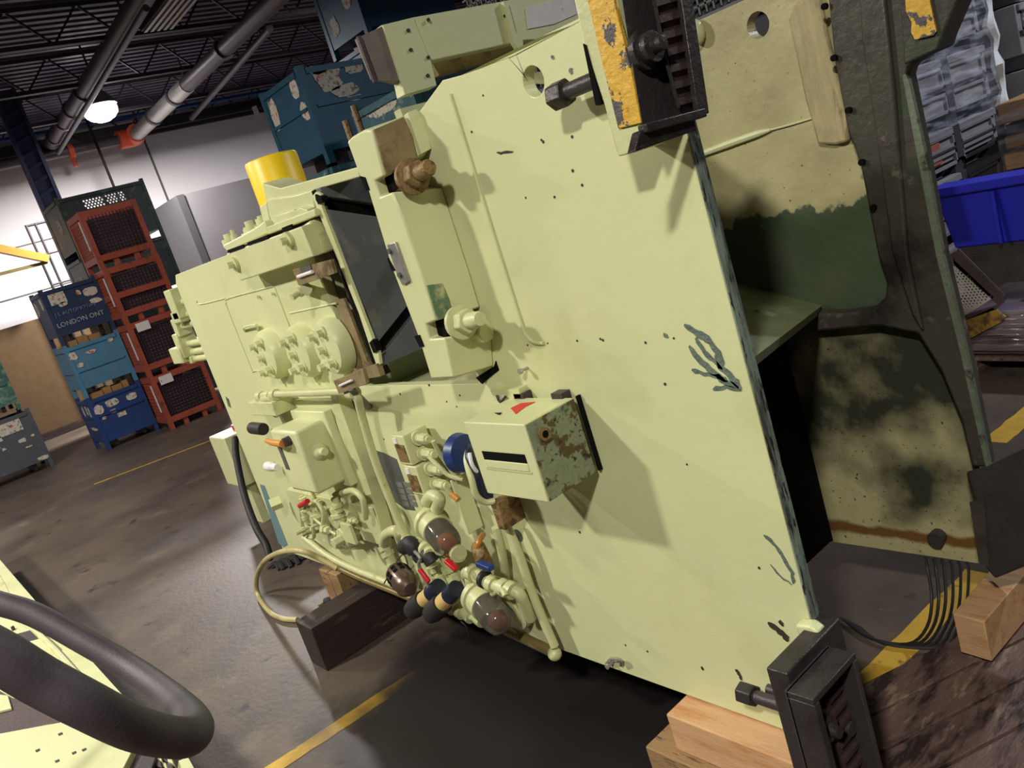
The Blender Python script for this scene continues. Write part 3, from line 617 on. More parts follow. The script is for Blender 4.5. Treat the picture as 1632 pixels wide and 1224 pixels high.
bracket([(982, -60), (1000, 60), (1024, 200), (1118, 178), (1100, 60), (1082, -60)], [(1035, -60), (1060, 60), (1084, 176), (1116, 168), (1098, 60), (1080, -60)],
        ((1028, -60), (1083, 176)), ((1078, -75), (1116, 168)), [(1036, -40), (1050, 40), (1060, 90), (1071, 130), (1082, 172)], (1022, 82), [(1012, 242), (1020, 208), (1105, 178), (1112, 207)], None)
P(MB().bar(XP(1024, 206, xb-.02), XP(1119, 181, xb-.02), .02, .015), 'bracket_sill', m_steel, bev=.002)
P(MB().bar(XP(1082, -60, xb-.02), XP(1118, 182, xb-.02), .012, .03), 'bracket_rim', m_steel, bev=.002)
# jack bolts along x in front of the near face
def jackbolt(head, d, x1, hexr=.028, r=.016, tip=None):
    c = F(head[0], head[1], d); e = V((x1, c.y, c.z))
    g = P(MB().cyl(c+V((-.02, 0, 0)), c+V((.02, 0, 0)), hexr, n=6, rot=.3), 'bolt_head', m_steel, 'dark hex bolt head on a long shank', bev=.003)
    P(MB().cyl(c, e, r, n=16), 'shank', m_black, parent=g)
    return g
jackbolt((893, 151), .055, -.98)
P(MB().prism(Fs([(929, 70), (934, 72), (958, 163), (955, 168), (949, 168)], .102), (0, .02, 0)), 'slot', m_void)
P(MB().sphere(G(1108, 52, .02), .028, 1.3), 'weld_lump', m_cream, 'cream lump of filler')
# lower near foot bracket
jackbolt((1192, 1106), .055, -.92, .026, .015)
for q in ((1224, 1098),):
    c = F(*q, .02); P(MB().cyl(c, c+V((.1, 0, 0)), .012, n=12), 'small_stud', m_black)
P(MB().box((-1.0, 1.11, .12), (-.952, 1.315, .57)), 'foot_bracket', m_steel, 'dark foot bracket at the near lower corner', bev=.004)
g = P(MB().box((-.952, 1.09, .12), (-.945, 1.25, .545)), 'bracket_sheet', m_black, 'black open bracket')
P(MB().box((-.95, 1.09, .531), (-.89, 1.25, .545)), 'bracket_lid', m_steel, bev=.002, parent=g)
P(MB().box((-.95, 1.09, .12), (-.89, 1.108, .531)), 'bracket_side', m_steel, bev=.002, parent=g)
P(MB().box((-.95, 1.238, .20), (-.89, 1.25, .531)), 'bracket_side', m_black, bev=.002, parent=g)
P(MB().box((-.95, 1.108, .20), (-.89, 1.238, .225)), 'bracket_sill', m_steel, bev=.002, parent=g)
P(MB().box((-.945, 1.182, .225), (-.935, 1.238, .53)), 'rib_plate', m_ribm, parent=g)
for i in range(8): P(MB().box((-.935, 1.182, .245+.036*i), (-.925, 1.238, .255+.036*i)), 'rib', m_ribm, parent=g)
P(MB().lathe(V((-.945, 1.15, XP(1325, 1145, -.93).z)), EX, [(0, .034), (.012, .034), (.012, .026), (.03, .026), (.03, .014), (.05, .012), (.052, 0)], 20), 'nut', m_steel, parent=g)
lump = [F(q[0], q[1], .03) for q in [(1266, 996), (1290, 998), (1306, 1010), (1300, 1018), (1272, 1013)]]
P(MB().quadloft(lump, [q+V((0, .03, 0)) for q in lump]), 'weld_lump', m_cream, 'cream lump of filler', bev=.006)
def dense(pts):
    out = []
    for a, b in zip(pts, pts[1:]):
        for k in range(3): out.append(a+(b-a)*k/3+V((random.uniform(-.002, .002), 0, random.uniform(-.002, .002))))
    return out+[pts[-1]]
# ---- paint damage on the near plate: flakes that have a shape of their own
def stroke(pts, wd, m=m_scr): P(MB().prism(ribbon(dense(Fs(pts, .0005)), wd*1.15), (0, -.0012, 0)), 'paint_scratch', m, smooth=False)
stroke([(1091, 516), (1112, 532), (1128, 540), (1143, 560), (1150, 585), (1168, 604), (1181, 620)], .007)
stroke([(1098, 552), (1112, 570), (1132, 588), (1148, 604), (1178, 618)], .006)
stroke([(1102, 588), (1122, 596), (1146, 600), (1160, 608)], .0045); stroke([(1108, 538), (1122, 560), (1138, 574), (1152, 588)], .005)
stroke([(1136, 620), (1158, 617), (1182, 622)], .004); stroke([(1216, 852), (1232, 864), (1246, 884), (1262, 912), (1264, 930)], .0035)
stroke([(1228, 900), (1244, 918), (1262, 932)], .0018); stroke([(1224, 992), (1238, 1002), (1250, 1012), (1256, 1022)], .008, m_chip); stroke([(1243, 988), (1248, 998)], .004, m_chip)
stroke([(1171, 1066), (1178, 1074), (1182, 1084)], .004, m_chip); stroke([(792, 242), (802, 244), (818, 242)], .0022, m_chip)
stroke([(907, 108), (912, 118)], .004, m_scr); stroke([(880, 88), (883, 94)], .003, m_scr); stroke([(1058, 530), (1065, 538)], .004, m_scr)
for q in [(841, 550), (873, 547), (920, 543), (957, 540), (961, 542), (1074, 539), (1029, 546), (1120, 537), (838, 315), (928, 295), (913, 272), (863, 223), (866, 226), (997, 1028), (1032, 1038), (1119, 1064), (1120, 1066), (733, 630), (728, 648), (638, 628), (612, 700), (1095, 740), (1210, 905), (912, 218), (1008, 80), (712, 640), (684, 614), (1060, 612), (924, 848), (884, 314), (752, 210), (770, 152)]:
    c = F(*q, 0); P(MB().cyl(c+V((0, .001, 0)), c+V((0, -.0012, 0)), random.uniform(.0022, .0042), n=8, rot=random.random()), 'screw_hole', m_chip, smooth=False)
c = F(826, 853); P(MB().cyl(c+V((0, .001, 0)), c+V((0, -.0015, 0)), .02, n=20), 'plug_hole', m_sign)
# small screws
for q in ((841, 586), (978, 1054)):
    c = F(*q); g = P(MB().cyl(c, c+V((0, -.022, 0)), .004, n=8), 'screw', m_galv); P(MB().cyl(c+V((0, -.022, 0)), c+V((0, -.03, 0)), .008, n=6), 'screw_head', m_galv, parent=g)
P(MB().tube(Fs([(967, 1058, .01), (975, 1050, .02), (988, 1052, .02), (990, 1060, .01)]), .005, n=8), 'grease_nipple', m_galv)
# ---- slide with T-slots in an X, seen through the throat
xs_ = -2.40
def SX(px, py): q = XP(px, py, xs_); return (xs_, q.y, q.z)
zlo, zhi = 1.19, 1.782; ya, yb2 = Y0, Y1-.06
def sy(y, z): return V((xs_, y, z))
P(MB().box((xs_-.06, ya, zlo), (xs_-.03, yb2, zhi)), 'slide_back', m_void)
# slot lines: upper from (ya,1.735) down, lower from (ya,1.235) up, crossing in the middle
ym = (ya+yb2)/2; zc = (zlo+zhi)/2; sl = (1.735-zc)/(ym-ya)*.62; wS = .022
def zu(y): return 1.735-(y-ya)*sl
def zd(y): return 1.238+(y-ya)*sl*1.25
for nm, poly in (('slide_face', [sy(ya, zu(ya)-wS), sy(ya, zd(ya)+wS), sy(1.52, zd(1.52)+wS), sy(1.52, zu(1.52)-wS)]), ('slide_face', [sy(ya, zhi), sy(ya, zu(ya)+wS), sy(yb2, zu(yb2)+wS), sy(yb2, zhi)]),
                 ('slide_face', [sy(ya, zlo), sy(yb2, zlo), sy(yb2, min(zd(yb2)-wS, zu(yb2)-.04)), sy(1.52, zd(1.52)-wS), sy(ya, zd(ya)-wS)])):
    P(MB().prism(poly, (-.03, 0, 0)), nm, m_plate, bev=.002)
ban = [(497, 313), (503, 306), (511, 310), (513, 330), (594, 541), (590, 545), (597, 562), (602, 556), (606, 581), (600, 583), (585, 540), (571, 498)]
P(MB().prism(Fs(ban, .012), (0, .012, 0)), 'slide_edge', m_cream, 'cream slide edge notched by T-slots', bev=.002)
for q in ([(502, 310), (512, 314), (514, 322), (507, 326), (503, 318)], [(588, 546), (594, 543), (601, 560), (595, 563)]): flat(q, .018, .02, 't_slot', m_void)
flat([(524, 400), (541, 436), (556, 480), (575, 520), (598, 592), (612, 598), (602, 580), (560, 440), (528, 360)], -.02, .03, 'gib_recess', m_ribm)
flat([(534, 478), (548, 476), (585, 575), (598, 590), (560, 590), (545, 520)], -.004, .01, 'gib_strip', m_greasy)
# beam over the slide and the stepped top of the crown
flat([(424, 322), (418, 292), (446, 300), (571, 266), (573, 282), (470, 312), (452, 330)], -.02, .1, 'tie_beam', m_cream, 'cream beam joining crown and ram guide', bev=.003)
flat([(424, 318), (470, 310), (497, 302), (503, 340), (436, 360), (428, 342)], -.01, .3, 'gearbox_block', m_cream, bev=.006)
flat([(436, 345), (468, 334), (474, 350), (441, 362)], .012, .05, 'gearbox_lid', m_cream, bev=.004)
flat([(424, 362), (500, 333), (504, 345), (426, 374)], .03, .05, 'gearbox_step', m_cream, bev=.004)
flat([(465, 338), (478, 331), (489, 334), (492, 343), (468, 352)], .02, .04, 'gearbox_lug', m_cream, bev=.003)
flat([(413, 330), (424, 322), (432, 366), (424, 372)], -.06, .2, 'gearbox_side', m_cream, bev=.004)
flat([(354, 392), (380, 378), (408, 362), (420, 352), (428, 372), (362, 402)], .02, .3, 'crown_cover', m_cream, bev=.006)
for (q, r, h) in (((365, 378), .035, .02), ((395, 368), .03, .014), ((398, 358), .03, .02), ((416, 350), .02, .02), ((424, 340), .016, .02), ((415, 356), .026, .024), ((371, 372), .014, .02)):
    c = on(q[0], q[1], 1, Y0+.08); P(MB().lathe(c+V((0, 0, -.035)), EZ, [(0, r), (.03, r), (.03, r*.6), (.03+h, r*.6)], 12), 'cap_screw', m_cream)
# protruding crown cover plate
cov = [(360, 405), (479, 361), (500, 409), (383, 448)]
g = flat(cov, .075, .075, 'cover_block', m_cream, 'protruding cream cover with two bolts', bev=.004)
flat([(479, 361), (492, 352), (516, 404), (500, 409)], .04, .05, 'cover_end', m_creamd, bev=.008)
for q in ((376, 420), (462, 382)):
    c = F(q[0], q[1], .075); b_ = P(MB().cyl(c, c+V((0, -.012, 0)), .028, n=18), 'boss', m_cream, parent=g)
    P(MB().cyl(c, c+V((0, -.035, 0)), .014, n=6), 'bolt', m_cream, parent=g)
for a_, b_ in (((364, 401), (389, 392)), ((396, 389), (428, 377)), ((451, 366), (466, 360))):
    P(MB().bar(F(*a_, .074), F(*b_, .074), .006, .012), 'shadow_gap', m_void)
# flat inspection door outlines in the crown
for nm, pts in (('door_outline', [(437, 456), (365, 475), (361, 482), (363, 492), (400, 585), (406, 591), (440, 590)]), ('door_outline', [(437, 455), (463, 523)]), ('door_outline', [(462, 499), (536, 483)]),
                ('door_outline', [(314, 479), (319, 485), (360, 475)])):
    P(MB().tube(Fs(pts, .0005), .0035, n=6, sub=3), nm, m_creamd)
mb = MB().tube(Fs([(391, 528, 0), (389, 522, .02), (408, 518, .02), (411, 526, 0)]), .005, n=8); P(mb, 'pull_handle', m_cream, 'small wire pull')
for q in ((414, 472), (437, 467)): c = F(*q); P(MB().cyl(c, c+V((0, -.014, 0)), .006, n=8), 'dowel', m_cream)
# three round bearing caps
for k, q in enumerate(((432, 560), (484, 554), (532, 546))):
    c = F(q[0]+8, q[1]+2, 0); prof = [(0, .105), (.03, .102), (.05, .09), (.055, .07)]
    g = P(MB().lathe(c, -EY, prof, 28), 'bearing_cap', m_cream, 'round domed bearing cap with hex bolts')
    for (dx, dz) in ((-.05, .05), (.03, .06), (-.01, -.0), (-.05, -.06), (.03, -.05)):
        b_ = c+V((dx, -.045, dz)); P(MB().cyl(b_, b_+V((0, -.014, 0)), .022, n=14), 'washer', m_cream, parent=g); P(MB().cyl(b_, b_+V((0, -.035, 0)), .014, n=6), 'hex_bolt', m_cream, parent=g)
# sensor brackets
def sensor(poly, d, lab):
    g = flat(poly, d, .012, 'sensor_bracket', m_greasy, lab, bev=.001); return g
g = sensor([(466, 430), (527, 414), (533, 436), (476, 456)], .07, 'brown slotted sensor bracket')
P(MB().tube(Fs([(475, 441), (498, 433)], .075), .006, n=8, sub=2), 'slot_insert', m_white, parent=g)
flat([(477, 427), (494, 422), (496, 431), (480, 436)], .074, .01, 'nameplate', m_sign, parent=g)
c = F(486, 458, .05); P(MB().lathe(c, -EY+V((0, 0, -.3)), [(0, .02), (.03, .02), (.03, .012), (.06, .012)], 14), 'sensor_body', m_cream, parent=g)
P(MB().cyl(F(490, 462, 0), F(488, 460, .06), .02, n=14), 'standoff', m_cream, parent=g)
g = sensor([(531, 607), (578, 588), (584, 612), (540, 628)], .13, 'brown slotted sensor bracket')
P(MB().tube(Fs([(541, 615), (561, 606)], .136), .004, n=8, sub=2), 'slot_insert', m_white, parent=g)
P(MB().bar(F(560, 620, .13), F(590, 650, .0), .02, .01), 'strut', m_sign, parent=g)
flat([(560, 592), (600, 580), (606, 600), (570, 606)], .02, .02, 'ledge', m_greasy)
# ---- ram guide block with clamp studs
near = [(553, 226), (560, 218), (579, 207), (591, 207), (612, 281), (597, 288), (605, 314), (624, 306), (640, 344), (672, 436), (695, 511), (679, 517), (684, 541), (708, 538), (724, 602), (687, 604), (672, 555), (666, 536), (624, 427), (587, 305), (573, 281)]
back = {3: (660, 178), 4: (683, 242), 7: (706, 300), 8: (722, 350), 9: (748, 430), 10: (766, 490), 13: (783, 528), 14: (787, 584)}
DN = .13
A3 = Fs(near, DN); B3 = []
for i, q in enumerate(near):
    B3.append(F(*back[i], 0) if i in back else A3[i]+V((0, DN, 0)))
P(MB().quadloft(A3, B3), 'ram_guide', m_cream, 'cream cast ram guide with stud slots', bev=.005)
def lerp_d(q, t, nq): pass
def PX(pts): return [F(p[0], p[1], p[2]) for p in pts]
def patch(pts, name, m, lab=None, th=(.003, -.002, 0)): P(MB().prism(PX(pts), th), name, m, lab, bev=.001)
def gface(i, u0, u1, v0, v1, name, m, lab=None, t=.003):
    n0, n1, b0, b1 = A3[i], A3[i+1], B3[i], B3[i+1]
    def pt(u, v): return (n0*(1-u)+b0*u)*(1-v)+(n1*(1-u)+b1*u)*v
    q = [pt(u0, v0), pt(u1, v0), pt(u1+.04, (v0+v1)/2), pt(u1, v1), pt(u0, v1)]; nn = (q[1]-q[0]).cross(q[3]-q[0]).normalized(); nn = nn if nn.x > 0 else -nn
    P(MB().prism([p-nn*.004 for p in q], nn*(t+.008)), name, m, lab, bev=.0008)
gface(3, .04, .72, .02, .98, 'spot_face', m_greasy, 'brown greasy machined face')
gface(3, .78, 1.0, -.02, .97, 'guide_rib', m_cream, t=.014)
gface(9, .02, .33, .25, .97, 'bare_green_patch', mat('old_green_patch', srgb(92, 118, 88), .5, var=.1, vscale=20, bump=.2, chips=[(srgb(180, 178, 130), 14, .5, .62)]), 'exposed old green paint')
flat([(597, 288), (612, 281), (634, 272), (640, 296), (624, 306), (605, 314)], .1, .06, 'stud_slot', m_void)
flat([(679, 517), (695, 511), (716, 505), (722, 526), (708, 538), (684, 541)], .1, .06, 'stud_slot', m_void)
def stud(q, d, m, L=.11):
    c = F(q[0], q[1], d); ax = V((1, -.12, .05)).normalized()
    g = P(MB().lathe(c, ax, [(0, .045), (.014, .045), (.016, .04)], 24), 'clamp_washer', m, 'round washer, hex nut and stud end')
    P(MB().cyl(c+ax*.014, c+ax*.052, .033, n=6, rot=.2), 'hex_nut', m, parent=g, bev=.003)
    P(MB().lathe(c+ax*.05, ax, [(0, .021), (L-.06, .021), (L-.05, .017)], 16), 'stud_end', m, parent=g)
    P(MB().cyl(c-ax*.12, c, .018, n=12), 'stud_shank', m_greasy, parent=g)
stud((655, 283), .085, m_rusty); stud((733, 514), .085, m_creamd)
flat([(573, 281), (581, 283), (588, 303), (583, 304)], .133, .02, 't_slot', m_void); flat([(660, 536), (668, 534), (675, 552), (669, 554)], .133, .02, 't_slot', m_void); flat([(617, 412), (620, 415), (629, 431), (624, 432)], .133, .02, 't_slot', m_void)
g = flat([(616, 390), (629, 386), (651, 449), (641, 455), (633, 440)], .138, .012, 'clip_plate', m_galv, 'grey steel clip plate', bev=.002)
for q in ((622, 400), (638, 438)): c = F(*q, .138); P(MB().cyl(c, c+V((0, -.006, 0)), .008, n=6), 'bolt', m_sign, parent=g)
flat([(758, 602), (787, 584), (790, 575), (795, 590), (768, 612)], .002, .004, 'guide_painted_shadow', m_void)  # black sheet painted as the guide's shadow on the face
flat([(700, 520), (766, 486), (778, 500), (784, 528), (768, 536)], .03, .04, 'guide_lug', m_cream, bev=.01) if False else None
g = F(770, 520, .03); P(MB().cyl(F(752, 530, .035), F(776, 528, .03), .03, n=6), 'guide_nut', m_cream, 'large painted nut', bev=.003)
# yellow cylinder standing on the crown
c = on(445, 290, 1, 1.72); tp = on(438, 247, 1, 1.72)
P(MB().lathe((c.x, 1.72, 1.66), EZ, [(0, .118), (tp.z-1.66-.01, .118), (tp.z-1.66, .112)], 36), 'yellow_cylinder', m_yelc, 'bright yellow upright cylinder')
# big cross duct above the far right of the crown
xd = -2.3
D1 = [(607, 40), (660, 27), (800, 2), (858, -10), (885, -40), (1010, -50), (1000, 10), (985, 34), (926, 62), (838, 64), (686, 97), (697, 137), (645, 152), (640, 128)]
du = P(MB().prism(Xs(D1, xd), (-.05, 0, 0)), 'cross_duct', m_cream, 'long cream sheet-metal duct across the top', bev=.004)
e1 = Xs([(609, 42), (641, 128)], xd)
P(MB().quadloft([e1[0], e1[1], e1[1]+V((-.05, 0, 0)), e1[0]+V((-.05, 0, 0))], [XP(570, 60, xd-.02), XP(597, 129, xd-.02), XP(597, 129, xd-.02)+V((-.02, 0, 0.01)), XP(570, 60, xd-.02)+V((-.02, 0, 0))]), 'duct_mouth', mat('grey_brown_sheet', srgb(118, 108, 100), .5, var=.15, vscale=12, bump=.1), 'grey-brown angled duct mouth', parent=du)
P(MB().bar(XP(571, 58, xd-.012), XP(598, 131, xd-.012), .012, .012), 'mouth_lip', m_ribm, parent=du)
P(MB().prism(Xs([(660, 28), (662, 36), (687, 98), (696, 136), (646, 151), (610, 40)], xd+.006), (-.008, 0, 0)), 'end_sleeve', m_cream, parent=du, bev=.001)
P(MB().prism(Xs([(802, 2), (809, 2), (822, 50), (834, 66), (834, 76), (826, 78), (818, 66)], xd+.02), (-.02, 0, 0)), 'strap', m_cream, parent=du, bev=.001)
P(MB().prism(Xs([(838, 14), (898, -4), (922, -6), (920, 22), (884, 38), (842, 46)], xd+.004), (-.006, 0, 0)), 'erased_label', m_paper, 'pale rubbed-off label area', parent=du)
for q in ((650, 49), (654, 80), (682, 32), (682, 92), (681, 121), (804, 26)): c = XP(*q, xd+.006); P(MB().cyl(c, c+V((.006, 0, 0)), .006, n=8), 'rivet', m_chip, parent=du)
P(MB().prism(Xs([(688, 98), (836, 66), (985, 34), (800, 92), (700, 120)], xd-.1), (-.05, 0, 0)), 'duct_bracket', m_greasy)
P(MB().bar((-1.93, 2.12, 1.84), (-2.33, 2.12, 1.97), .05, .03), 'duct_arm', m_creamd, 'arm carrying the duct', parent=du)
P(MB().bar((-2.33, 1.60, 1.93), (-2.33, 2.3, 1.95), .04, .03), 'duct_rail', m_creamd, parent=du)
# ---- electrical enclosure on its panel
panel = [(404, 640), (414, 630), (540, 625), (556, 660), (586, 760), (612, 856), (600, 868), (520, 866), (500, 850), (470, 790), (445, 720)]
g = flat([(526, 628), (534, 626), (558, 690), (586, 770), (612, 856), (596, 862), (566, 778), (540, 690)], .055, .05, 'panel_edge', m_creamd, 'cream mounting panel edge', bev=.002)
flat([(404, 640), (526, 628), (540, 690), (566, 778), (598, 866), (530, 872), (498, 856), (470, 800), (440, 720)], .03, .03, 'mounting_panel', m_cream, 'cream mounting panel', bev=.003)
flat([(534, 634), (542, 634), (568, 690), (600, 780), (626, 858), (612, 860), (588, 790), (556, 690)], .003, .004, 'panel_shade_strip', m_void)  # black sheet painted as the shade beside the standing-off panel
def bx(x0, x1, z0, z1, d0, d1, name, m, label=None, bev=.003, parent=None):
    return P(MB().box((x0, Y0-d1, z0), (x1, Y0-d0, z1)), name, m, label, bev, parent)
def rect(pa, pb, d):                     # x and z range from two pixel corners on plane d
    a, b = F(*pa, d), F(*pb, d); return min(a.x, b.x), max(a.x, b.x), min(a.z, b.z), max(a.z, b.z)
DE = .20
# front face corners measured on plane DE
p1, p2, p3, p4 = F(428, 684, DE), F(467, 690, DE), F(509, 787, DE), F(466, 783, DE)
ex0, ex1 = (p1.x+p4.x)/2, (p2.x+p3.x)/2; ez1, ez0 = (p1.z+p2.z)/2, (p3.z+p4.z)/2
enc = bx(ex0, ex1, ez0, ez1, .075, DE, 'enclosure', m_cream, 'deep cream electrical enclosure', bev=.012)
bx(ex0-.03, ex1+.03, ez0-.02, ez1+.03, .05, .085, 'enclosure_flange', m_cream, bev=.005, parent=enc)
bx(ex0-.05, ex1+.06, ez0-.25, ez1+.06, .03, .05, 'enclosure_back', m_cream, bev=.004, parent=enc)
c = V((ex1, Y0-.135, (ez0+ez1)/2+.02)); P(MB().lathe(c, EX, [(0, .034), (.01, .03), (.022, .016), (.04, .014), (.04, .008)], 20), 'cable_gland', m_cream, 'conical gland', parent=enc)
P(MB().box((ex0+.03, Y0-DE-.003, ez0+.09), (ex0+.06, Y0-DE+.001, ez1-.06)), 'nameplate', m_sign, 'dark grey nameplate strip', parent=enc)
hc = V(((ex0+ex1)/2-.02, Y0-DE-.02, ez1-.035))
P(MB().cyl(hc+V((.07, .02, 0)), hc+V((.07, -.005, 0)), .018, n=14), 'switch_hub', m_black, parent=enc)
P(MB().tube([hc+V((.07, -.01, 0)), hc+V((0, -.014, .002)), hc+V((-.07, -.012, .008))], [.014, .012, .009], n=10, sub=3), 'switch_handle', m_orange, 'orange rotary switch handle', parent=enc)
P(MB().cyl(F(420, 684, .1), F(402, 682, .1), .026, n=20), 'black_knob', m_rub2, 'ribbed black knob', bev=.004)
P(MB().lathe(F(442, 745, .05), V((-1, -.1, .05)), [(0, .016), (.04, .018), (.045, .022), (.09, .021), (.1, .01)], 16), 'white_plug', m_white, 'white plastic plug')
bx(*rect((402, 662), (432, 642), .13)[:2], *rect((402, 662), (432, 642), .13)[2:], .03, .13, 'junction_box', m_creamd, 'small cream junction box')
# conduit over the enclosure
P(MB().tube(Fs([(408, 640, .09), (420, 630, .1), (445, 628, .1), (500, 626, .1), (550, 624, .1), (568, 630, .1), (576, 660, .09), (600, 740, .09), (640, 840, .09), (656, 872, .09)]), .014, n=12, sub=5), 'conduit', m_pipe, 'long bent cream conduit')
for q in ((416, 632, .1), (438, 629, .1), (430, 630, .1), (562, 626, .1), (652, 862, .09)): c = F(*q); P(MB().lathe(c+V((-.02, 0, 0)), EX, [(0, .022), (.04, .022)], 12), 'conduit_nut', m_pipe)
P(MB().tube(Fs([(422, 650, .06), (414, 642, .09), (428, 634, .11), (446, 640, .08), (440, 660, .06)]), .016, n=10), 'elbow', m_pipe)
# placards on the face
flat([(566, 668), (576, 668), (592, 716), (612, 722), (632, 732), (662, 814), (646, 812), (630, 800), (602, 788), (592, 740)], .001, .002, 'placard', m_sign, 'dark grey instruction placard')
for k in range(4):
    y = 769+10*k; x_ = 640+3.4*k
    for j in range(2): flat([(x_-10+j*12, y-1), (x_+j*12, y+1), (x_+3+j*12, y+9), (x_-7+j*12, y+7)], .0035, .002, 'placard_row', m_signl)
flat([(602, 790), (622, 797), (629, 808), (606, 800)], .002, .002, 'placard', m_sign)
flat([(414, 772), (421, 774), (458, 868), (452, 872), (444, 866)], .002, .002, 'blue_strip', m_bluesign, 'blue-grey strip along the left edge')
flat([(359, 632), (364, 636), (368, 650), (364, 648)], .002, .002, 'chipped_patch', m_hub)
# fittings poking out of the crown's left end
for (q, s_) in (((288, 482), (.05, .05, .08)), ((294, 502), (.06, .05, .03)), ((298, 548), (.04, .05, .07)), ((297, 562), (.09, .06, .045)), ((290, 520), (.03, .04, .05)), ((308, 572), (.05, .03, .02))):
    c = on(q[0], q[1], 1, Y0+.12); P(MB().obox((c.x, c.y, c.z), (s_[0], 0, 0), (0, s_[1], 0), (0, 0, s_[2])), 'end_fitting', m_creamd, bev=.006)
    P(MB().cyl((c.x+.02, c.y, c.z), (c.x-s_[0]-.05, c.y, c.z), .02, n=12), 'end_nipple', m_hub)
    P(MB().cyl((c.x, c.y, c.z), (-4.0, c.y+.02, c.z), .018, n=10), 'end_stem', m_creamd)
# valve cluster below the enclosure
gv = bx(*rect((478, 830), (590, 790), .05)[:2], *rect((478, 830), (560, 800), .05)[2:], .03, .06, 'valve_manifold', m_creamd, 'cream valve manifold with tangled fittings')
for i in range(26):
    px = random.uniform(486, 580); py = random.uniform(798, 846)
    if (px-486)*.45 > (py-790): continue
    c = F(px, py, random.uniform(.06, .12)); ax = random.choice((EX, -EY, EZ)); r = random.uniform(.008, .016)
    P(MB().lathe(c, ax, [(0, r), (.02, r), (.02, r*1.4), (.035, r*1.4), (.035, r), (.06, r)], 6 if i % 2 else 12), 'fitting', m_pipe if i % 3 else m_creamd, parent=gv)
for pts, r in (([(478, 806), (485, 850), (500, 856), (498, 838)], .008), ([(500, 826), (520, 842), (536, 852)], .006), ([(506, 800), (516, 820), (512, 846)], .009), ([(545, 786), (562, 782), (576, 792), (581, 808), (582, 826)], .012)):
    P(MB().tube(Fs(pts, .11), r, n=10), 'hose_line', m_pipe, parent=gv)
P(MB().cyl(F(478, 806, .13), F(490, 799, .13), .011, n=12), 'red_cap', m_red, 'red cap', parent=gv)
c = F(569, 846, .05); P(MB().cyl(c, c+V((0, -.07, 0)), .045, n=8), 'regulator_body', m_pipe, 'cream octagonal regulator', parent=gv, bev=.004)
P(MB().cyl(c+V((0, -.07, 0)), c+V((0, -.11, 0)), .022, n=6), 'regulator_nut', m_pipe, parent=gv, bev=.002)
P(MB().obox(F(556, 850, .12), (.04, 0, 0), (0, .006, 0), (0, 0, .04)), 'gauge_plate', m_creamd, parent=gv)
P(MB().lathe(F(448, 799, .04), V((-.3, -1, 0)), [(0, .03), (.05, .03)], 4), 'peg', m_cream)
P(MB().lathe(F(536, 784, .08), V((.6, 0, -1)), [(0, .02), (.03, .02), (.03, .015), (.06, .015)], 12), 'elbow_joint', m_pipe, parent=gv)
# pressure switches
for k, (q0, q1) in enumerate((((622, 694), (660, 736)), ((642, 742), (676, 784)))):
    d = .11; a = F(*q0, d); fr = [F(q0[0], q0[1], d), F(q0[0]+22, q0[1]-6, d), F(q0[0]+42, q0[1]+40, d), F(q0[0]+20, q0[1]+46, d)]
    x0, x1 = fr[0].x, fr[0].x+.075; z1, z0 = fr[0].z, fr[0].z-.10
    g = bx(x0, x1, z0, z1, .02, d, 'pressure_switch', m_creamd, 'small cream switch box with brown face', bev=.004)
    P(MB().box((x0+.01, Y0-d-.003, z0+.012), (x1-.012, Y0-d+.001, z1-.03)), 'switch_face', m_rusty, parent=g)
    P(MB().box((x0+.01, Y0-d-.004, z1-.026), (x0+.03, Y0-d+.001, z1-.008)), 'switch_window', m_white, parent=g)
    for j in range(2):
        cz = z1-.025-.05*j; c = V((x1, Y0-.065, cz)); ax = V((1, -.15, .05)).normalized()
        P(MB().lathe(c, ax, [(0, .024), (.02, .024), (.02, .016), (.03, .016)], 16), 'gland_base', m_pipe, parent=g)
        P(MB().cyl(c+ax*.03, c+ax*.085, .017, n=6), 'gland_nut', m_pipe, parent=g, bev=.002)
        P(MB().lathe(c+ax*.085, ax, [(0, .011), (.015, .011)], 12), 'gland_tail', m_pipe, parent=g)
for pts in ([(690, 703, .09), (700, 722, .08), (716, 745, .06), (730, 768, .05)], [(684, 728, .09), (700, 744, .09), (716, 758, .08), (738, 764, .06)], [(700, 772, .08), (712, 778, .08), (722, 790, .07)]):
    P(MB().tube(Fs(pts), .007, n=8), 'cable', m_pipe)
P(MB().cyl(F(718, 786, .075), F(730, 796, .07), .009, n=10), 'yellow_tip', m_orange)
# big control box with slot and rusty side
cb = bx(-1.748, -1.503, .885, 1.086, .0+.02, .185, 'control_box', m_cream, 'square cream control box with a recessed slot', bev=.003)
P(MB().box((-1.5045, Y0-.182, .888), (-1.4995, Y0-.022, 1.083)), 'rusty_side', MATS.get('box_side') or mat('box_side', srgb(132, 140, 112), .5, .1, var=.15, vscale=14, bump=.4, chips=[(srgb(86, 70, 42), 14, .52, .56), (srgb(58, 88, 58), 8, .62, .66), (srgb(46, 40, 30), 26, .6, .63)]), 'side face with peeled grey-green paint and rust', parent=cb)
P(MB().cyl((-1.502, Y0-.145, 1.045), (-1.488, Y0-.145, 1.045), .016, n=18), 'side_boss', m_rusty, parent=cb)
P(MB().cyl((-1.4885, Y0-.145, 1.045), (-1.487, Y0-.145, 1.045), .009, n=14), 'boss_hole', m_void, parent=cb)
sx0, sx1, sz0, sz1 = rect((771, 727), (847, 745), .185)
P(MB().box((sx0, Y0-.1865, .985), (sx1-.01, Y0-.184, 1.008)), 'slot', m_void, parent=cb)
P(MB().box((sx0, Y0-.188, .963), (sx1-.01, Y0-.184, .985)), 'slot_sill', m_cream, parent=cb, bev=.002)
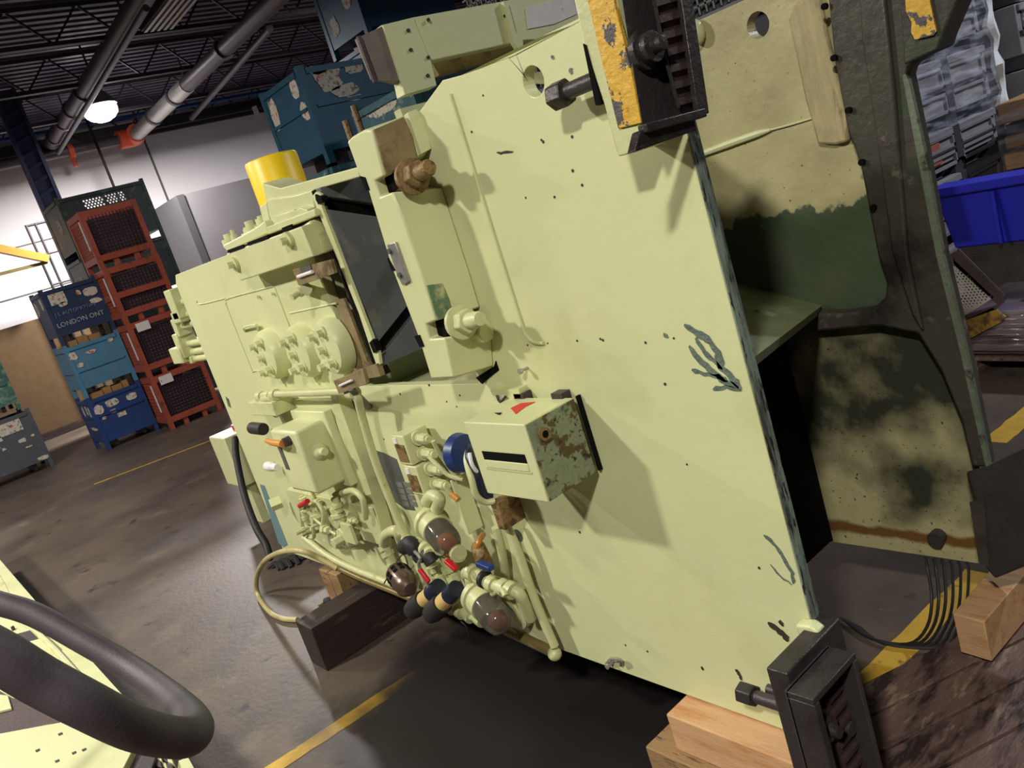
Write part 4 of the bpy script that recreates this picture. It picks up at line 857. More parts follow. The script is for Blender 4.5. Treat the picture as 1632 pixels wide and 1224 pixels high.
P(MB().box((sx0-.006, Y0-.187, .958), (sx1-.004, Y0-.1855, .963)), 'slot_edge', m_creamd, parent=cb)
rt = [ZP(q[0], q[1], 1.0865) for q in ((814, 651), (830, 643), (853, 641), (838, 648), (822, 660))]
P(MB().prism(rt, (0, 0, .0012)), 'red_sign', m_redsign, 'torn red sticker on the lid', parent=cb)
P(MB().prism(ribbon([ZP(q[0], q[1], 1.0865) for q in ((788, 658), (796, 662), (800, 658))], .002), (0, 0, .001)), 'mark', m_chip, parent=cb)
for x_ in (-1.70, -1.55): P(MB().box((x_-.02, Y0-.03, 1.07), (x_+.02, Y0, 1.10)), 'mount_tab', m_black, parent=cb)
bx(-1.503, -1.496, .887, 1.086, .0, .012, 'back_shade_strip', m_void, parent=cb, bev=0)  # black strip painted as the shade behind the control box
lt = flat([(781, 622), (826, 620), (830, 634), (790, 640)], .03, .03, 'latch', m_creamd, 'small latch plate over the control box')
P(MB().tube(Fs([(792, 630, .035), (797, 640, .04), (806, 632, .035)]), .004, n=6), 'latch_wire', m_black, parent=lt)
# wrapped cables left of the box, lower gland box
P(MB().lathe(F(742, 722, .06), V((-1, -.1, 0)), [(0, .055), (.03, .06), (.045, .05)], 24), 'tape_roll', m_blue, 'dark blue tape-wrapped coil')
P(MB().tube(Fs([(748, 716, .07), (744, 734, .1), (752, 765, .12), (760, 790, .12), (775, 800, .1), (790, 798, .08)]), .010, n=10), 'cable_loop', m_pipe, 'cream cable loop')
P(MB().tube(Fs([(752, 714, .06), (750, 730, .09), (760, 760, .1), (768, 785, .1), (780, 793, .08)]), .016, n=10), 'cable_bundle', m_navy, 'navy taped cable bundle')
P(MB().tube(Fs([(748, 722, .1), (752, 740, .11), (760, 752, .1)]), .006, n=8), 'white_wire', m_white)
bx(*rect((722, 764), (750, 850), .06)[:2], *rect((722, 764), (750, 850), .06)[2:], .01, .07, 'gland_box', m_cream, 'cream terminal box under the control box', bev=.006)
bx(*rect((782, 806), (808, 850), .09)[:2], *rect((782, 800), (808, 846), .09)[2:], .01, .09, 'outlet_box', m_rusty, bev=.003)
# conduits down to the bottom edge
P(MB().tube(Fs([(790, 840, .04), (800, 880, .04), (806, 925, .03)]), .014, n=12, sub=4), 'conduit', m_pipe)
P(MB().tube(Fs([(806, 835, .045), (826, 880, .045), (850, 950, .045), (884, 1030, .045)]), .014, n=12, sub=4), 'conduit', m_pipe, 'straight cream conduit to the bottom corner')
P(MB().sphere(F(884, 1042, .045), .022), 'conduit_end', m_pipe)
# ---- air line service units
def bowl(q, d, ax, rcap, rb, L, oil, cap_m, lab):
    c = F(q[0], q[1], d); ax = V(ax).normalized()
    g = P(MB().lathe(c, ax, [(-.02, rcap*1.15), (0, rcap*1.15), (0, rcap), (.05, rcap), (.05, rcap*.96)], 28), 'filter_head', cap_m, lab)
    P(MB().lathe(c+ax*.05, ax, [(0, rb), (L*.55, rb), (L*.8, rb*.86), (L*.95, rb*.5), (L, rb*.1)], 28), 'bowl', m_bowl, 'clear smoky bowl', parent=g)
    P(MB().lathe(c+ax*(.05+L*.4), ax, [(L*.12, rb*.2), (L*.16, rb*.5), (L*.36, rb*.48), (L*.44, rb*.2)], 20), 'float', oil, parent=g)
    return g
bowl((690, 836), .11, (.93, -.28, -.2), .05, .046, .11, m_amber, m_pipe, 'cream filter head with clear amber bowl')
bowl((766, 954), .10, (.93, -.28, -.2), .052, .048, .12, m_redoil, m_pipe, 'cream lubricator head with clear red-brown bowl')
P(MB().tube(Fs([(680, 800, .1), (688, 790, .1), (700, 796, .1), (696, 812, .1)]), .02, n=12), 'elbow', m_pipe)
P(MB().lathe(F(690, 826, .1), EZ, [(0, .03), (.04, .026)], 14), 'filter_neck', m_pipe)
P(MB().tube(Fs([(612, 868, .06), (616, 852, .08), (632, 846, .09), (640, 862, .07)]), .02, n=12), 'elbow', m_pipe, 'painted pipe elbow')
P(MB().tube(Fs([(613, 868, .06), (620, 885, .06), (628, 905, .06)]), .019, n=12), 'pipe', m_pipe)
for q in ((614, 872), (618, 882), (626, 900)): P(MB().cyl(F(q[0]-2, q[1]-3, .06), F(q[0]+1, q[1]+3, .06), .027, n=8), 'union_nut', m_pipe)
P(MB().sphere(F(628, 908, .06), .03), 'pipe_tee', m_pipe)
# brown muffler
c = F(632, 912, .13); ax = V((1, -.25, -.15)).normalized()
g = P(MB().lathe(c, ax, [(0, .038), (.01, .043), (.11, .043), (.125, .034), (.14, .022)], 28), 'exhaust_muffler', m_copper, 'brown cylindrical muffler with slots')
u, v_ = basis(ax)
for i in range(10):
    for j in (.03, .055): 
        a_ = 2*PI*i/10; n_ = u*math.cos(a_)+v_*math.sin(a_); P(MB().obox(c+ax*j+n_*.043, ax*.008, n_.cross(ax)*.008, n_*.002), 'vent_slot', m_void, parent=g)
# pipes with valves between them
def pipe(pts, r=.017, m=m_pipe, name='pipe', lab=None): return P(MB().tube(Fs(pts), r, n=12, sub=4), name, m, lab)
pipe([(650, 874, .09), (666, 866, .1), (682, 878, .12), (686, 884, .13)], .022)
pipe([(686, 862, .08), (704, 872, .11), (722, 878, .13), (734, 882, .14)], .02)
for q in ((670, 868, .11), (678, 874, .12), (716, 876, .13), (728, 880, .14), (700, 870, .1)): P(MB().lathe(F(*q), V((1, -.3, -.1)), [(0, .026), (.02, .026)], 12), 'collar', m_pipe)
pipe([(684, 890, .08), (696, 915, .08), (712, 940, .09)], .018); pipe([(706, 880, .08), (718, 910, .08), (730, 935, .08)], .018)
for q in ((692, 905, .08), (700, 920, .08), (716, 905, .08), (724, 920, .08)): P(MB().cyl(F(q[0]-2, q[1]-4, q[2]), F(q[0]+2, q[1]+5, q[2]), .028, n=8), 'union_nut', m_pipe)
for pts, m, nm, lb in (([(644, 872, .13), (654, 866, .14), (662, 880, .14)], m_rub2, 'black_valve', 'black valve body'), ([(668, 886, .12), (680, 884, .13), (690, 896, .13)], m_rub2, 'black_valve', None)):
    P(MB().tube(Fs(pts), .026, n=12), nm, m, lb)
P(MB().tube(Fs([(660, 878, .15), (670, 890, .16), (668, 902, .16), (684, 938, .16)]), .006, n=8), 'valve_lever', m_galv)
P(MB().bar(F(668, 906, .16), F(684, 928, .16), .012, .02), 'lever_grip', m_red, 'red lever grip', bev=.003)
P(MB().bar(F(711, 893, .16), F(728, 908, .16), .018, .014), 'lever_grip', m_red, 'red lever grip', bev=.003)
P(MB().bar(F(762, 897, .15), F(784, 906, .15), .022, .016), 'lever_grip', m_blue, 'blue lever grip', bev=.003)
P(MB().tube(Fs([(764, 902, .1), (760, 880, .12), (764, 862, .11), (770, 852, .06)]), .009, n=8), 'orange_hose', mat('orange_hose', srgb(176, 112, 44), .4, bump=0), 'short orange hose')
P(MB().tube(Fs([(762, 872, .1), (768, 885, .12), (776, 900, .1)]), .022, n=12), 'brown_valve', m_rusty)
for (a_, b_) in (((700, 935), (662, 968)), ((728, 938), (692, 974))):
    A, B = F(*a_, .14), F(*b_, .17); d = (B-A).normalized(); L = (B-A).length
    g = P(MB().lathe(A, d, [(0, .028), (L*.3, .03), (L*.3, .024), (L*.62, .024)], 18), 'regulator', m_navy, 'black and beige regulator')
    P(MB().lathe(A+d*L*.3, d, [(0, .0275), (L*.32, .0275)], 18), 'grip_band', m_beige, 'beige band', parent=g)
    P(MB().lathe(A+d*L*.62, d, [(0, .034), (L*.38, .036), (L*.55, .03), (L*.6, .02)], 18), 'regulator_knob', m_rub2, 'ribbed black knob', parent=g)
pipe([(742, 914, .1), (756, 916, .1), (780, 930, .1), (806, 938, .1), (826, 945, .09), (834, 960, .08), (846, 985, .06)], .019, lab='painted pipe run ending in an elbow')
for q in ((752, 912), (766, 920), (784, 930), (802, 936), (814, 940)): P(MB().lathe(F(*q, .1), V((1, 0, -.25)), [(-.01, .027), (.012, .027)], 10), 'union_nut', m_pipe)
P(MB().cyl(F(770, 922, .1), F(774, 924, .1), .0285, n=12), 'black_ring', m_rub2)
pipe([(750, 920, .1), (752, 935, .1)], .02); pipe([(786, 946, .1), (800, 940, .12), (806, 950, .13)], .01)
P(MB().lathe(F(822, 968, .02), -EY, [(0, .07), (.02, .068), (.025, .05), (.03, .05)], 26), 'round_cover', m_creamd)
pipe([(722, 968, .08), (745, 976, .1), (772, 984, .1), (782, 990, .1)], .023, lab='thick pipe fitting')
for q in ((736, 972), (750, 978), (768, 984)): P(MB().lathe(F(*q, .1), V((1, 0, -.35)), [(-.012, .03), (.012, .03)], 12), 'union_nut', m_pipe)
P(MB().cyl(F(782, 992, .1), F(790, 994, .11), .022, n=14), 'pipe_mouth', m_void)
pipe([(705, 962, .08), (722, 972, .08)], .02)
for pts in ([(650, 900, .1), (640, 885, .09), (612, 930, .08)], [(734, 990, .08), (744, 1000, .07), (748, 1014, .05)], [(690, 975, .14), (688, 990, .12)]):
    P(MB().tube(Fs(pts), .0025, n=6), 'loose_wire', m_black)
# twin pipes along the bottom edge
P(MB().tube(Fs([(484, 856, .03), (520, 884, .03), (560, 905, .03), (610, 925, .03), (655, 944, .03)]), .014, n=12, sub=4), 'bottom_pipe', m_pipe, 'cream pipe along the bottom edge')
P(MB().tube(Fs([(528, 900, .035), (575, 922, .035), (620, 940, .035), (660, 956, .035)]), .012, n=12, sub=4), 'bottom_pipe', m_pipeb, 'brassy pipe along the bottom edge')
P(MB().tube(Fs([(790, 997, .035), (830, 1015, .035), (878, 1038, .035), (886, 1046, .035)]), .017, n=12, sub=4), 'bottom_pipe', m_pipeb, 'brassy pipe running to the bottom corner')
hc = [F(538, 906, .04), F(510, 890, .07), F(480, 878, .12), F(448, 880, .14), F(422, 894, .14), F(409, 920, .13), V((-4.28, 1.14, .02)), ZP(430, 975, .013), ZP(452, 986, .013), ZP(474, 988, .013)]
P(MB().tube(hc, .013, n=12), 'drain_hose', m_hosec, 'cream hose looping out at the lower left')
# ================================================================== NEIGHBOURS OF THE PRESS
p0 = ZP(430, 800)
pc = on(381, 694, 1, 1.95)
t = thing('pedestal', (pc.x, 2.0, 0), 'low cream box standing behind the left end of the press', 'box')
pa, pb = XP(344, 698, -5.6), XP(384, 770, -5.6)
MB().box((-5.75, pa.y, pb.z), (-5.45, pa.y+.55, pa.z)).obj('body', m_cream, t, bev=.006)
MB().cyl((-5.6, pa.y+.16, pa.z), (-5.6, pa.y+.16, pa.z+.035), .035, n=16).obj('red_button', m_red, t, 'red round button')
MB().box((-5.7, pa.y+.05, 0), (-5.5, pa.y+.5, pb.z)).obj('foot', m_creamd, t)
h = [XP(375, 698, -5.3), XP(377, 730, -5.2), XP(390, 790, -5.0), XP(408, 840, -4.8), XP(424, 868, -4.7), XP(430, 890, -4.6)]
tag(MB().tube(h, .022, n=10).obj('ribbed_hose', m_rub2), 'black ribbed hose hanging left of the press down to the floor', 'hose')
mb = MB()
for k in range(9): a = ZP(428+6*k, 908-2.6*k+random.uniform(-3, 3)); mb.tube([a, a+V((.06, .03, .03)), a+V((.12, .02, .0))], .014, n=6, sub=3)
tag(mb.obj('cable_end', m_rub2), 'tangled black cable end lying on the floor behind the cream hose loop', 'cable')
# timbers
def timber(lo, hi, m, label, name='timber_block', rot=0, cuts=0):
    c = (V(lo)+V(hi))/2; e = (V(hi)-V(lo))/2; R_ = Matrix.Rotation(rot, 3, 'Z')
    o = MB().obox(c, R_ @ V((e.x, 0, 0)), R_ @ V((0, e.y, 0)), V((0, 0, e.z))).obj(name, m, bev=.004); return tag(o, label, 'timber', 'timbers under the press')
q0 = F(600, 935, 0)
timber((-3.30, .975, 0), (-3.15, 1.95, .2), m_wooddark, 'oil-dark squared timber under the left part of the press')
timber((-3.58, 1.245, 0), (-3.495, 1.95, .243), m_wood2, 'pale upright-set timber behind the dark one, the left of a close pair')
timber((-3.485, 1.245, 0), (-3.40, 1.95, .243), m_wood2, 'pale upright-set timber behind the dark one, the right of a close pair')
c = ZP(522, 965, .02); t = thing('small_tap', c, 'small black and brass tap lying on the floor by the dark timber', 'tap')
MB().cyl(c+V((0, 0, .02)), c+V((.04, .02, .03)), .02, n=12).obj('tap_body', m_rub2, t); MB().cyl(c+V((.0, -.04, .02)), c+V((.0, 0, .02)), .008, n=10).obj('spout', m_pipeb, t)
# near right timbers
b1 = ZP(1062, 1130, .24)
c1 = F(1061, 1131, .05)
yb_ = Y0-.05
ta = on(1062, 1136, 2, .235)
timber((-1.445, 1.20, .131), (-1.01, 1.36, .24), m_wood, 'new pale timber on top of the near stack under the right corner')
timber((-1.53, 1.17, .0), (-1.01, 1.36, .13), m_wood2, 'stained timber at the bottom of the near stack under the right corner')
# far right timbers
za = .20
fa, fb = ZP(1517, 975, za), ZP(1596, 989, za)
def ztimb(pts, z, h, m, label):
    tp = [ZP(q[0], q[1], z) for q in pts]; return tag(MB().prism(tp, (0, 0, -h)).obj('timber_block', m, bev=.003), label, 'timber')
ztimb([(1518, 978), (1568, 991), (1680, 862), (1628, 850)], .2, .12, m_wood, 'pale timber block under the far lower foot bracket')
ztimb([(1590, 1032), (1600, 1036), (1720, 905), (1708, 900)], .06, .055, m_wood, 'pale batten lying beside the far timber block')
# strap loops and mat below the open end
t = thing('strapping', ZP(1490, 1020), 'loops of thin black strapping hanging under the far plate onto the floor', 'strap')
for k in range(6):
    x_ = 1475+k*13
    pts = [G(x_, 888+k*1.5, .02), G(x_+4, 910, .03), ZP(x_+10-k*2, 955+k*2, .16), ZP(x_+2-k*3, 1000, .08), ZP(x_-28-k*2, 1026+k, .02), ZP(x_-90-8*k, 1016+k*2, .012), ZP(1340+k*6, 984+k*3, .012)]
    MB().tube(pts, .0045, n=6, sub=4).obj('strap_loop', m_rub2, t)
# old pallet boards bottom right
t = thing('old_pallet', ZP(1500, 1150), 'stained dark wooden boards lying on the floor at the lower right corner', 'pallet')
c0 = ZP(1440, 1095); dirv = (ZP(1632, 1224)-ZP(1440, 1095)); uu = V((.45, 1, 0)).normalized(); vv = V((1, -.45, 0)).normalized()
base = ZP(1465, 1082)
for k in range(7):
    o_ = base+vv*(.0+.118*k)-uu*.75
    mb = MB(); c_ = o_+uu*.55+vv*.055+V((0, 0, .055+.004*random.random())); mb.obox(c_, uu*(.95+.05*random.random()), vv*.054, V((0, 0, .011))); mb.obj('board', m_oldwood, t, bev=.002)
for s_ in (-.75, .05, .85):
    mb = MB(); c_ = base+uu*(s_*1.0-.2)+vv*.4+V((0, 0, .023)); mb.obox(c_, vv*.42, uu*.045, V((0, 0, .02))); mb.obj('bearer', m_oldwood, t)
tag(MB().box((-1.5, 1.62, 0), (-1.2, 1.66, .002)).obj('floor_scrap', m_black), 'thin dark strip lying on the floor inside the open end', 'scrap') if False else None

def floor_patch_mat():
    m = bpy.data.materials.new('black_floor_film'); m.use_nodes = True; nt = m.node_tree; N = nt.nodes; L = nt.links; b = N['Principled BSDF']
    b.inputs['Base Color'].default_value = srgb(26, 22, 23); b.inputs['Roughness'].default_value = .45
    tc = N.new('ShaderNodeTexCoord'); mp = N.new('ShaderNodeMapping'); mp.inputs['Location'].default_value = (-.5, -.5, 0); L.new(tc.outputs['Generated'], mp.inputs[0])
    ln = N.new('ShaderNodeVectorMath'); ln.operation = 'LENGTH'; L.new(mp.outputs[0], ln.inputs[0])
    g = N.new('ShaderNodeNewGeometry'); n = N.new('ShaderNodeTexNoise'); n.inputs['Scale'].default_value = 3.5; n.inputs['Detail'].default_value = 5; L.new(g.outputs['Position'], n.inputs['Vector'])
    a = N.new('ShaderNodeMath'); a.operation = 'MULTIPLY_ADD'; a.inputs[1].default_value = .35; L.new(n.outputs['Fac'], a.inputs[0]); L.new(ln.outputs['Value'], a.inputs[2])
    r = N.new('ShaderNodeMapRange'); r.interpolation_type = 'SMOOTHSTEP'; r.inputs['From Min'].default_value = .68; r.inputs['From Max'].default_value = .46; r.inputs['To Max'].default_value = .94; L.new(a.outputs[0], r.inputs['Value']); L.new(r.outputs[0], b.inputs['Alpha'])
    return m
MB().box((-3.1, .35, .003), (-.9, 2.1, .0036)).obj('dark_floor_patch', floor_patch_mat(), floor, 'soft-edged black patch on the floor under and before the press', smooth=False)  # thin black patch on the floor, edges broken up by noise
# ================================================================== RIGHT BACKGROUND
# grey bulk bins, stacked; faces look along +x
def bin_(x, y, z, w_, h, d_, lab, teal=None, red=None, card=None, grp=None):
    t = thing('bulk_bin', (x, y+w_/2, z), lab, 'bin', 'grey bulk bins stacked at the right')
    MB().box((x-d_, y, z+.09), (x, y+w_, z+h)).obj('body', m_bin, t, bev=.006)
    MB().box((x-d_, y+.02, z+h-.05), (x+.02, y+w_-.02, z+h-.005)).obj('rim', m_bin, t, bev=.004)
    for k in range(3): MB().box((x-d_+.02, y+w_*(.02+.42*k), z), (x+.0, y+w_*(.02+.42*k)+w_*.12, z+.09)).obj('foot', m_bind, t)
    n = 2
    for i in range(n):
        for j in range(2):
            y0 = y+w_*(.06+.47*i); y1_ = y0+w_*.40; z0 = z+h*(.2+.38*j); z1 = z0+h*.3
            mb = MB(); mb.box((x, y0, z0), (x+.018, y1_, z0+.02)); mb.box((x, y0, z1-.02), (x+.018, y1_, z1)); mb.box((x, y0, z0), (x+.018, y0+.02, z1)); mb.box((x, y1_-.02, z0), (x+.018, y1_, z1))
            mb.obj('panel_frame', m_bin, t)
    MB().box((x, y+w_*.46, z+.09), (x+.022, y+w_*.53, z+h)).obj('pillar', m_bind, t)
    MB().box((x, y+.01, z+h*.53), (x+.02, y+w_-.01, z+h*.58)).obj('waist_rib', m_bind, t)
    def pane(s_, m, nm):
        a, b, c, d = s_; MB().box((x+.004, y+w_*a, z+h*c), (x+.012, y+w_*b, z+h*d)).obj(nm, m, t)
    if teal:
        a, b, c, d = teal; n_ = 7
        for k in range(n_):
            y0 = y+w_*(a+(b-a)*k/n_); MB().box((x+.003, y0, z+h*c), (x+.02, y0+w_*(b-a)/n_*.62, z+h*d)).obj('teal_slat', m_tealp, t)
    if red: pane(red, m_redb, 'red_panel')
    if card:
        a, b, c, d = card; MB().box((x+.022, y+w_*a, z+h*c), (x+.026, y+w_*b, z+h*d)).obj('label_card', m_paper, t)
        for k in range(3): MB().box((x+.026, y+w_*(a+.02), z+h*(d-.05-.07*k)), (x+.0265, y+w_*(b-.04-.05*k), z+h*(d-.03-.07*k))).obj('print_line', m_bin, t)
    return t
xb_ = -2.5
hb = .43
def yz(px, py, x=xb_): q = XP(px, py, x); return q.y, q.z
# stack P (nearer)
bin_(xb_, 5.2, .0, 1.32, .40, 1.0, 'grey bulk bin on the floor behind the blue tote')
bin_(xb_, 5.2, .40, 1.32, hb, 1.0, 'grey bulk bin with white label card and teal slats, just above the blue tote', teal=(.16, .34, .62, .9), card=(.28, .46, .40, .68))
bin_(xb_, 5.2, .83, 1.32, .30, 1.0, 'grey bulk bin with a dull red panel, third up beside the press edge', red=(.12, .30, .35, .9))
bin_(xb_, 5.2, 1.13, 1.32, hb, 1.0, 'grey bulk bin wrapped in clear film, fourth up beside the press edge')
bin_(xb_, 5.2, 1.56, 1.32, hb, 1.0, 'grey bulk bin with teal slats, topmost in the nearer wrapped stack', teal=(.45, .7, .2, .55))
tag(MB().box((xb_+.035, 5.16, 1.13), (xb_+.038, 6.58, 2.0)).obj('stretch_film', m_film, smooth=False), 'clear stretch film wrapped round the nearer upper grey bins', 'film')
mb = MB(); prev = []
mb.tube([(xb_+.03+.012*(k % 2), 6.62+.02*math.sin(k*2.1), .95+.09*k) for k in range(14)], [.02+.012*(k % 3) for k in range(14)], n=6, sub=2)
tag(mb.obj('film_fold', mat('bright_film_fold', srgb(235, 240, 250), .15, bump=.3, coat=.6)), 'shiny white fold of film down the right edge of the wrapped bins', 'film')
# stack Q (farther right)
for k, z_ in enumerate((.0, .44, .88, 1.32, 1.76)):
    bin_(xb_+.15, 6.75, z_, 1.3, .43, 1.0, 'film-wrapped grey bin at the right edge, %s of the farther stack' % ('lowest', 'second up', 'middle', 'fourth up', 'top')[k])
tag(MB().box((xb_+.2, 6.7, .9), (xb_+.203, 8.1, 2.2)).obj('stretch_film', m_film, smooth=False), 'bluish stretch film over the farther bins at the right edge', 'film')
# cartons and orange timber at the right edge
pb_, pt_ = on(1588, 275, 1, 6.0), on(1600, 165, 1, 6.0); x0, zb0, zt0 = pb_.x+.06, pb_.z, pt_.z
t = thing('wrapped_carton', (x0+.5, 6.3, 0), 'brown carton and timbers under glossy film above the blue tote at the right edge', 'carton')
MB().box((x0+.02, 6.05, zb0+.16), (x0+1.2, 6.7, zt0-.14)).obj('carton_body', m_bind, t, bev=.005)
MB().box((x0, 6.02, zt0-.13), (x0+1.2, 6.7, zt0)).obj('top_carton', m_card, t, bev=.01)
MB().box((x0+.01, 6.02, zb0+.13), (x0+1.2, 6.7, zb0+.21)).obj('carton_flap', m_card, t, bev=.01)
MB().box((x0, 6.0, zb0), (x0+1.2, 6.7, zb0+.10)).obj('timber', m_wood, t, 'orange-toned timber', bev=.004)
MB().box((x0-.01, 5.985, zb0+.1), (x0+1.2, 5.988, zt0)).obj('film', m_film, t, smooth=False)
MB().box((x0+.02, 6.05, 0), (x0+1.2, 6.7, zb0)).obj('stand', m_bind, t)
# blue tote
a, b = on(1482, 303, 1, 4.9), on(1700, 282, 1, 4.9); lo = on(1500, 402, 1, 4.9)
t = thing('blue_tote', ((a.x+b.x)/2, 5.2, lo.z), 'bright cobalt blue plastic tote right of the press', 'tote')
dx = V((1, -.13, 0)).normalized(); dy = V((.13, 1, 0)).normalized(); L = 1.3; o_ = V((a.x, 4.9, 0)); ht = a.z; hb_ = lo.z
def ob(z0, z1, e=0.0, in_=0.0): return [o_-dx*e-dy*e+V((0, 0, z0)), o_+dx*(L+e)-dy*e+V((0, 0, z0)), o_+dx*(L+e)+dy*(.16+e)+V((0, 0, z0)), o_-dx*e+dy*(.16+e)+V((0, 0, z0))]
bot = ob(hb_, 0, -.05); top = ob(ht-.03, 0, -.01)
mb = MB(); mb.quadloft(bot, top); mb.obj('body', m_tote, t, bev=.012)
ro = ob(ht-.05, 0, .02); MB().prism(ro, (0, 0, .05)).obj('rim', m_tote, t, bev=.008)
for s_ in (.35, .95):
    p_ = o_+dx*s_-dy*.0+V((0, 0, hb_+.02)); MB().prism([p_-dx*.01, p_+dx*.01, p_+dx*.01-dy*.02, p_-dx*.01-dy*.02], (0, 0, ht-hb_-.08)).obj('rib', m_tote, t)
MB().prism(ob(0, 0, -.06), (0, 0, hb_)).obj('stand', m_black, t, 'dark stand under the tote')
# wrapped pallets
def wp(o0, L_, W_, z0, z1, lab):
    t = thing('wrapped_pallet', o0+dx*L_/2+dy*W_/2+V((0, 0, 0)), lab, 'pallet')
    q = lambda z, e: [o0-dx*e-dy*e+V((0, 0, z)), o0+dx*(L_+e)-dy*e+V((0, 0, z)), o0+dx*(L_+e)+dy*(W_+e)+V((0, 0, z)), o0-dx*e+dy*(W_+e)+V((0, 0, z))]
    mb = MB(); n = 7; rings = []
    MB().quadloft(q(z0+.1, 0), q(z1-.03, .0)).obj('load', m_wrapload, t, bev=.03)
    mb = MB()
    for k in range(6):
        zz = z0+.13+(z1-z0-.2)*k/6; mb.quadloft(q(zz, .012), q(zz+.04, .02), caps=True)
    mb.obj('film_band', m_wrapload, t, bev=.006)
    for k in range(3): p_ = o0+dy*(W_*.0)+dx*(L_*k/2*.9); MB().prism([p_, p_+dx*L_*.1, p_+dx*L_*.1+dy*W_, p_+dy*W_], (0, 0, z0+.1-.02)).obj('block', m_oldwood, t)
    MB().prism(q(z0+.075, .0), (0, 0, .022)).obj('deck_board', m_oldwood, t)
    return t
wpo = ZP(1530, 596); zt_ = on(1545, 440, 1, wpo.y+.0).z
wp(wpo, 1.0, .55, 0, .36, 'pallet load under glossy crumpled film, right of the press on the floor')
t = tag(MB().prism([wpo+dx*.3+dy*.2+V((0, 0, .362)), wpo+dx*1.1+dy*.1+V((0, 0, .362)), wpo+dx*1.1+dy*.45+V((0, 0, .362)), wpo+dx*.3+dy*.5+V((0, 0, .362))], (0, 0, .03)).obj('red_sheet', mat('dark_red_plastic', srgb(110, 24, 34), .5, bump=.05), bev=.003), 'dark red sheet lying on the wrapped pallet under the tote', 'sheet')
# perforated guard leaning on the pallet
yq = wpo.y-.06
def Q(px, py, d=0): return on(px, py, 1, yq-d)
t = thing('perforated_guard', Q(1560, 500), 'rusty angle frame with perforated metal infill leaning against the wrapped pallet', 'guard')
out = [Q(1508, 408), Q(1527, 398), Q(1602, 474), Q(1592, 484)]
MB().prism([Q(1506, 410), Q(1528, 397), Q(1602, 472), Q(1590, 486)], (0, .012, 0)).obj('frame_bar', m_rusty if False else m_ribm, t, bev=.001)
MB().prism([Q(1590, 486), Q(1602, 474), Q(1600, 482), Q(1586, 494), Q(1530, 514), Q(1524, 506)], (0, .012, 0)).obj('frame_bar', m_ribm, t, bev=.001)
hl = []
A, B, C_ = Q(1502, 420), Q(1583, 474), Q(1528, 508)
pl = [Q(1504, 416), Q(1520, 414), Q(1584, 474), Q(1530, 508), Q(1518, 508)]
def inside(p, poly):
    r = False; n = len(poly)
    for i in range(n):
        a, b = poly[i], poly[(i+1) % n]
        if (a.z > p.z) != (b.z > p.z) and p.x < (b.x-a.x)*(p.z-a.z)/(b.z-a.z)+a.x: r = not r
    return r
st_ = .017; i = 0; zz = min(p.z for p in pl)
cen = sum(pl, V((0, 0, 0)))/len(pl); shr = [cen+(p-cen)*.9 for p in pl]
while zz < max(p.z for p in pl):
    xx = min(p.x for p in pl)+(st_/2 if i % 2 else 0)
    while xx < max(p.x for p in pl):
        c = V((xx, yq, zz))
        if inside(c, shr): hl.append(circ(c, EX, EZ, st_*.33, 6))
        xx += st_
    zz += st_*.85; i += 1
MB().plate(pl, hl, (0, .004, 0)).obj('perforated_sheet', mat('dull_perforated_steel', srgb(196, 188, 176), .4, .3, bump=.1), t, smooth=False)
MB().prism([Q(1530, 514), Q(1582, 490), Q(1602, 506), Q(1598, 512), Q(1534, 546)], (0, .02, 0)).obj('yellow_flag', m_yelc if False else mat('rusty_yellow_plate', srgb(150, 116, 40), .6, var=.2, vscale=20, bump=.2, chips=[(srgb(74, 46, 28), 12, .5, .6)]), t, 'rust-spotted yellow plate', bev=.001)
MB().prism([Q(1511, 413), Q(1519, 409), Q(1521, 422), Q(1513, 426)], (0, -.004, 0)).obj('yellow_chip', MATS['rusty_yellow_plate'], t)
# wire basket seen over the far plate
a, b = on(1060, 14, 1, 4.2), on(1250, -40, 1, 4.2)
t = thing('wire_basket', (a.x, 4.2, 1.6), 'grey wire mesh basket seen above the far top edge of the press', 'basket')
za_ = on(1150, 22, 1, 4.2).z
mb = MB(); mesh_panel(mb, (-4.9, 4.2, za_+.04), EX, EZ, 2.6, 1.0, .05, .006); mb.obj('mesh', m_wire2, t, smooth=False, kind='stuff')
MB().box((-4.9, 4.18, za_-.06), (-2.3, 4.22, za_+.03)).obj('rail', m_bin, t); MB().box((-4.9, 4.25, .9), (-2.3, 5.0, za_+1.0)).obj('load', m_bind, t)
# ================================================================== LEFT FOREGROUND MACHINE AND HOSE
zf = .45
def Z8(px, py, z=zf): return ZP(px, py, z)
T = thing('cream_machine', (-3.4, -.1, 0), 'cream-painted machine part in the lower left corner below the thick hose', 'machine')
e0, e1 = Z8(-30, 864), Z8(212, 1122); ye = (e0.y+e1.y)/2
MB().box((e0.x-.8, ye-.7, zf-.03), (e1.x+.35, ye, zf)).obj('top_plate', m_cream, T, 'cream top plate with open joints', bev=.003)
MB().box((e0.x-.8, ye-.66, .02), (e1.x+.3, ye-.03, zf-.03)).obj('body', m_creamd, T)
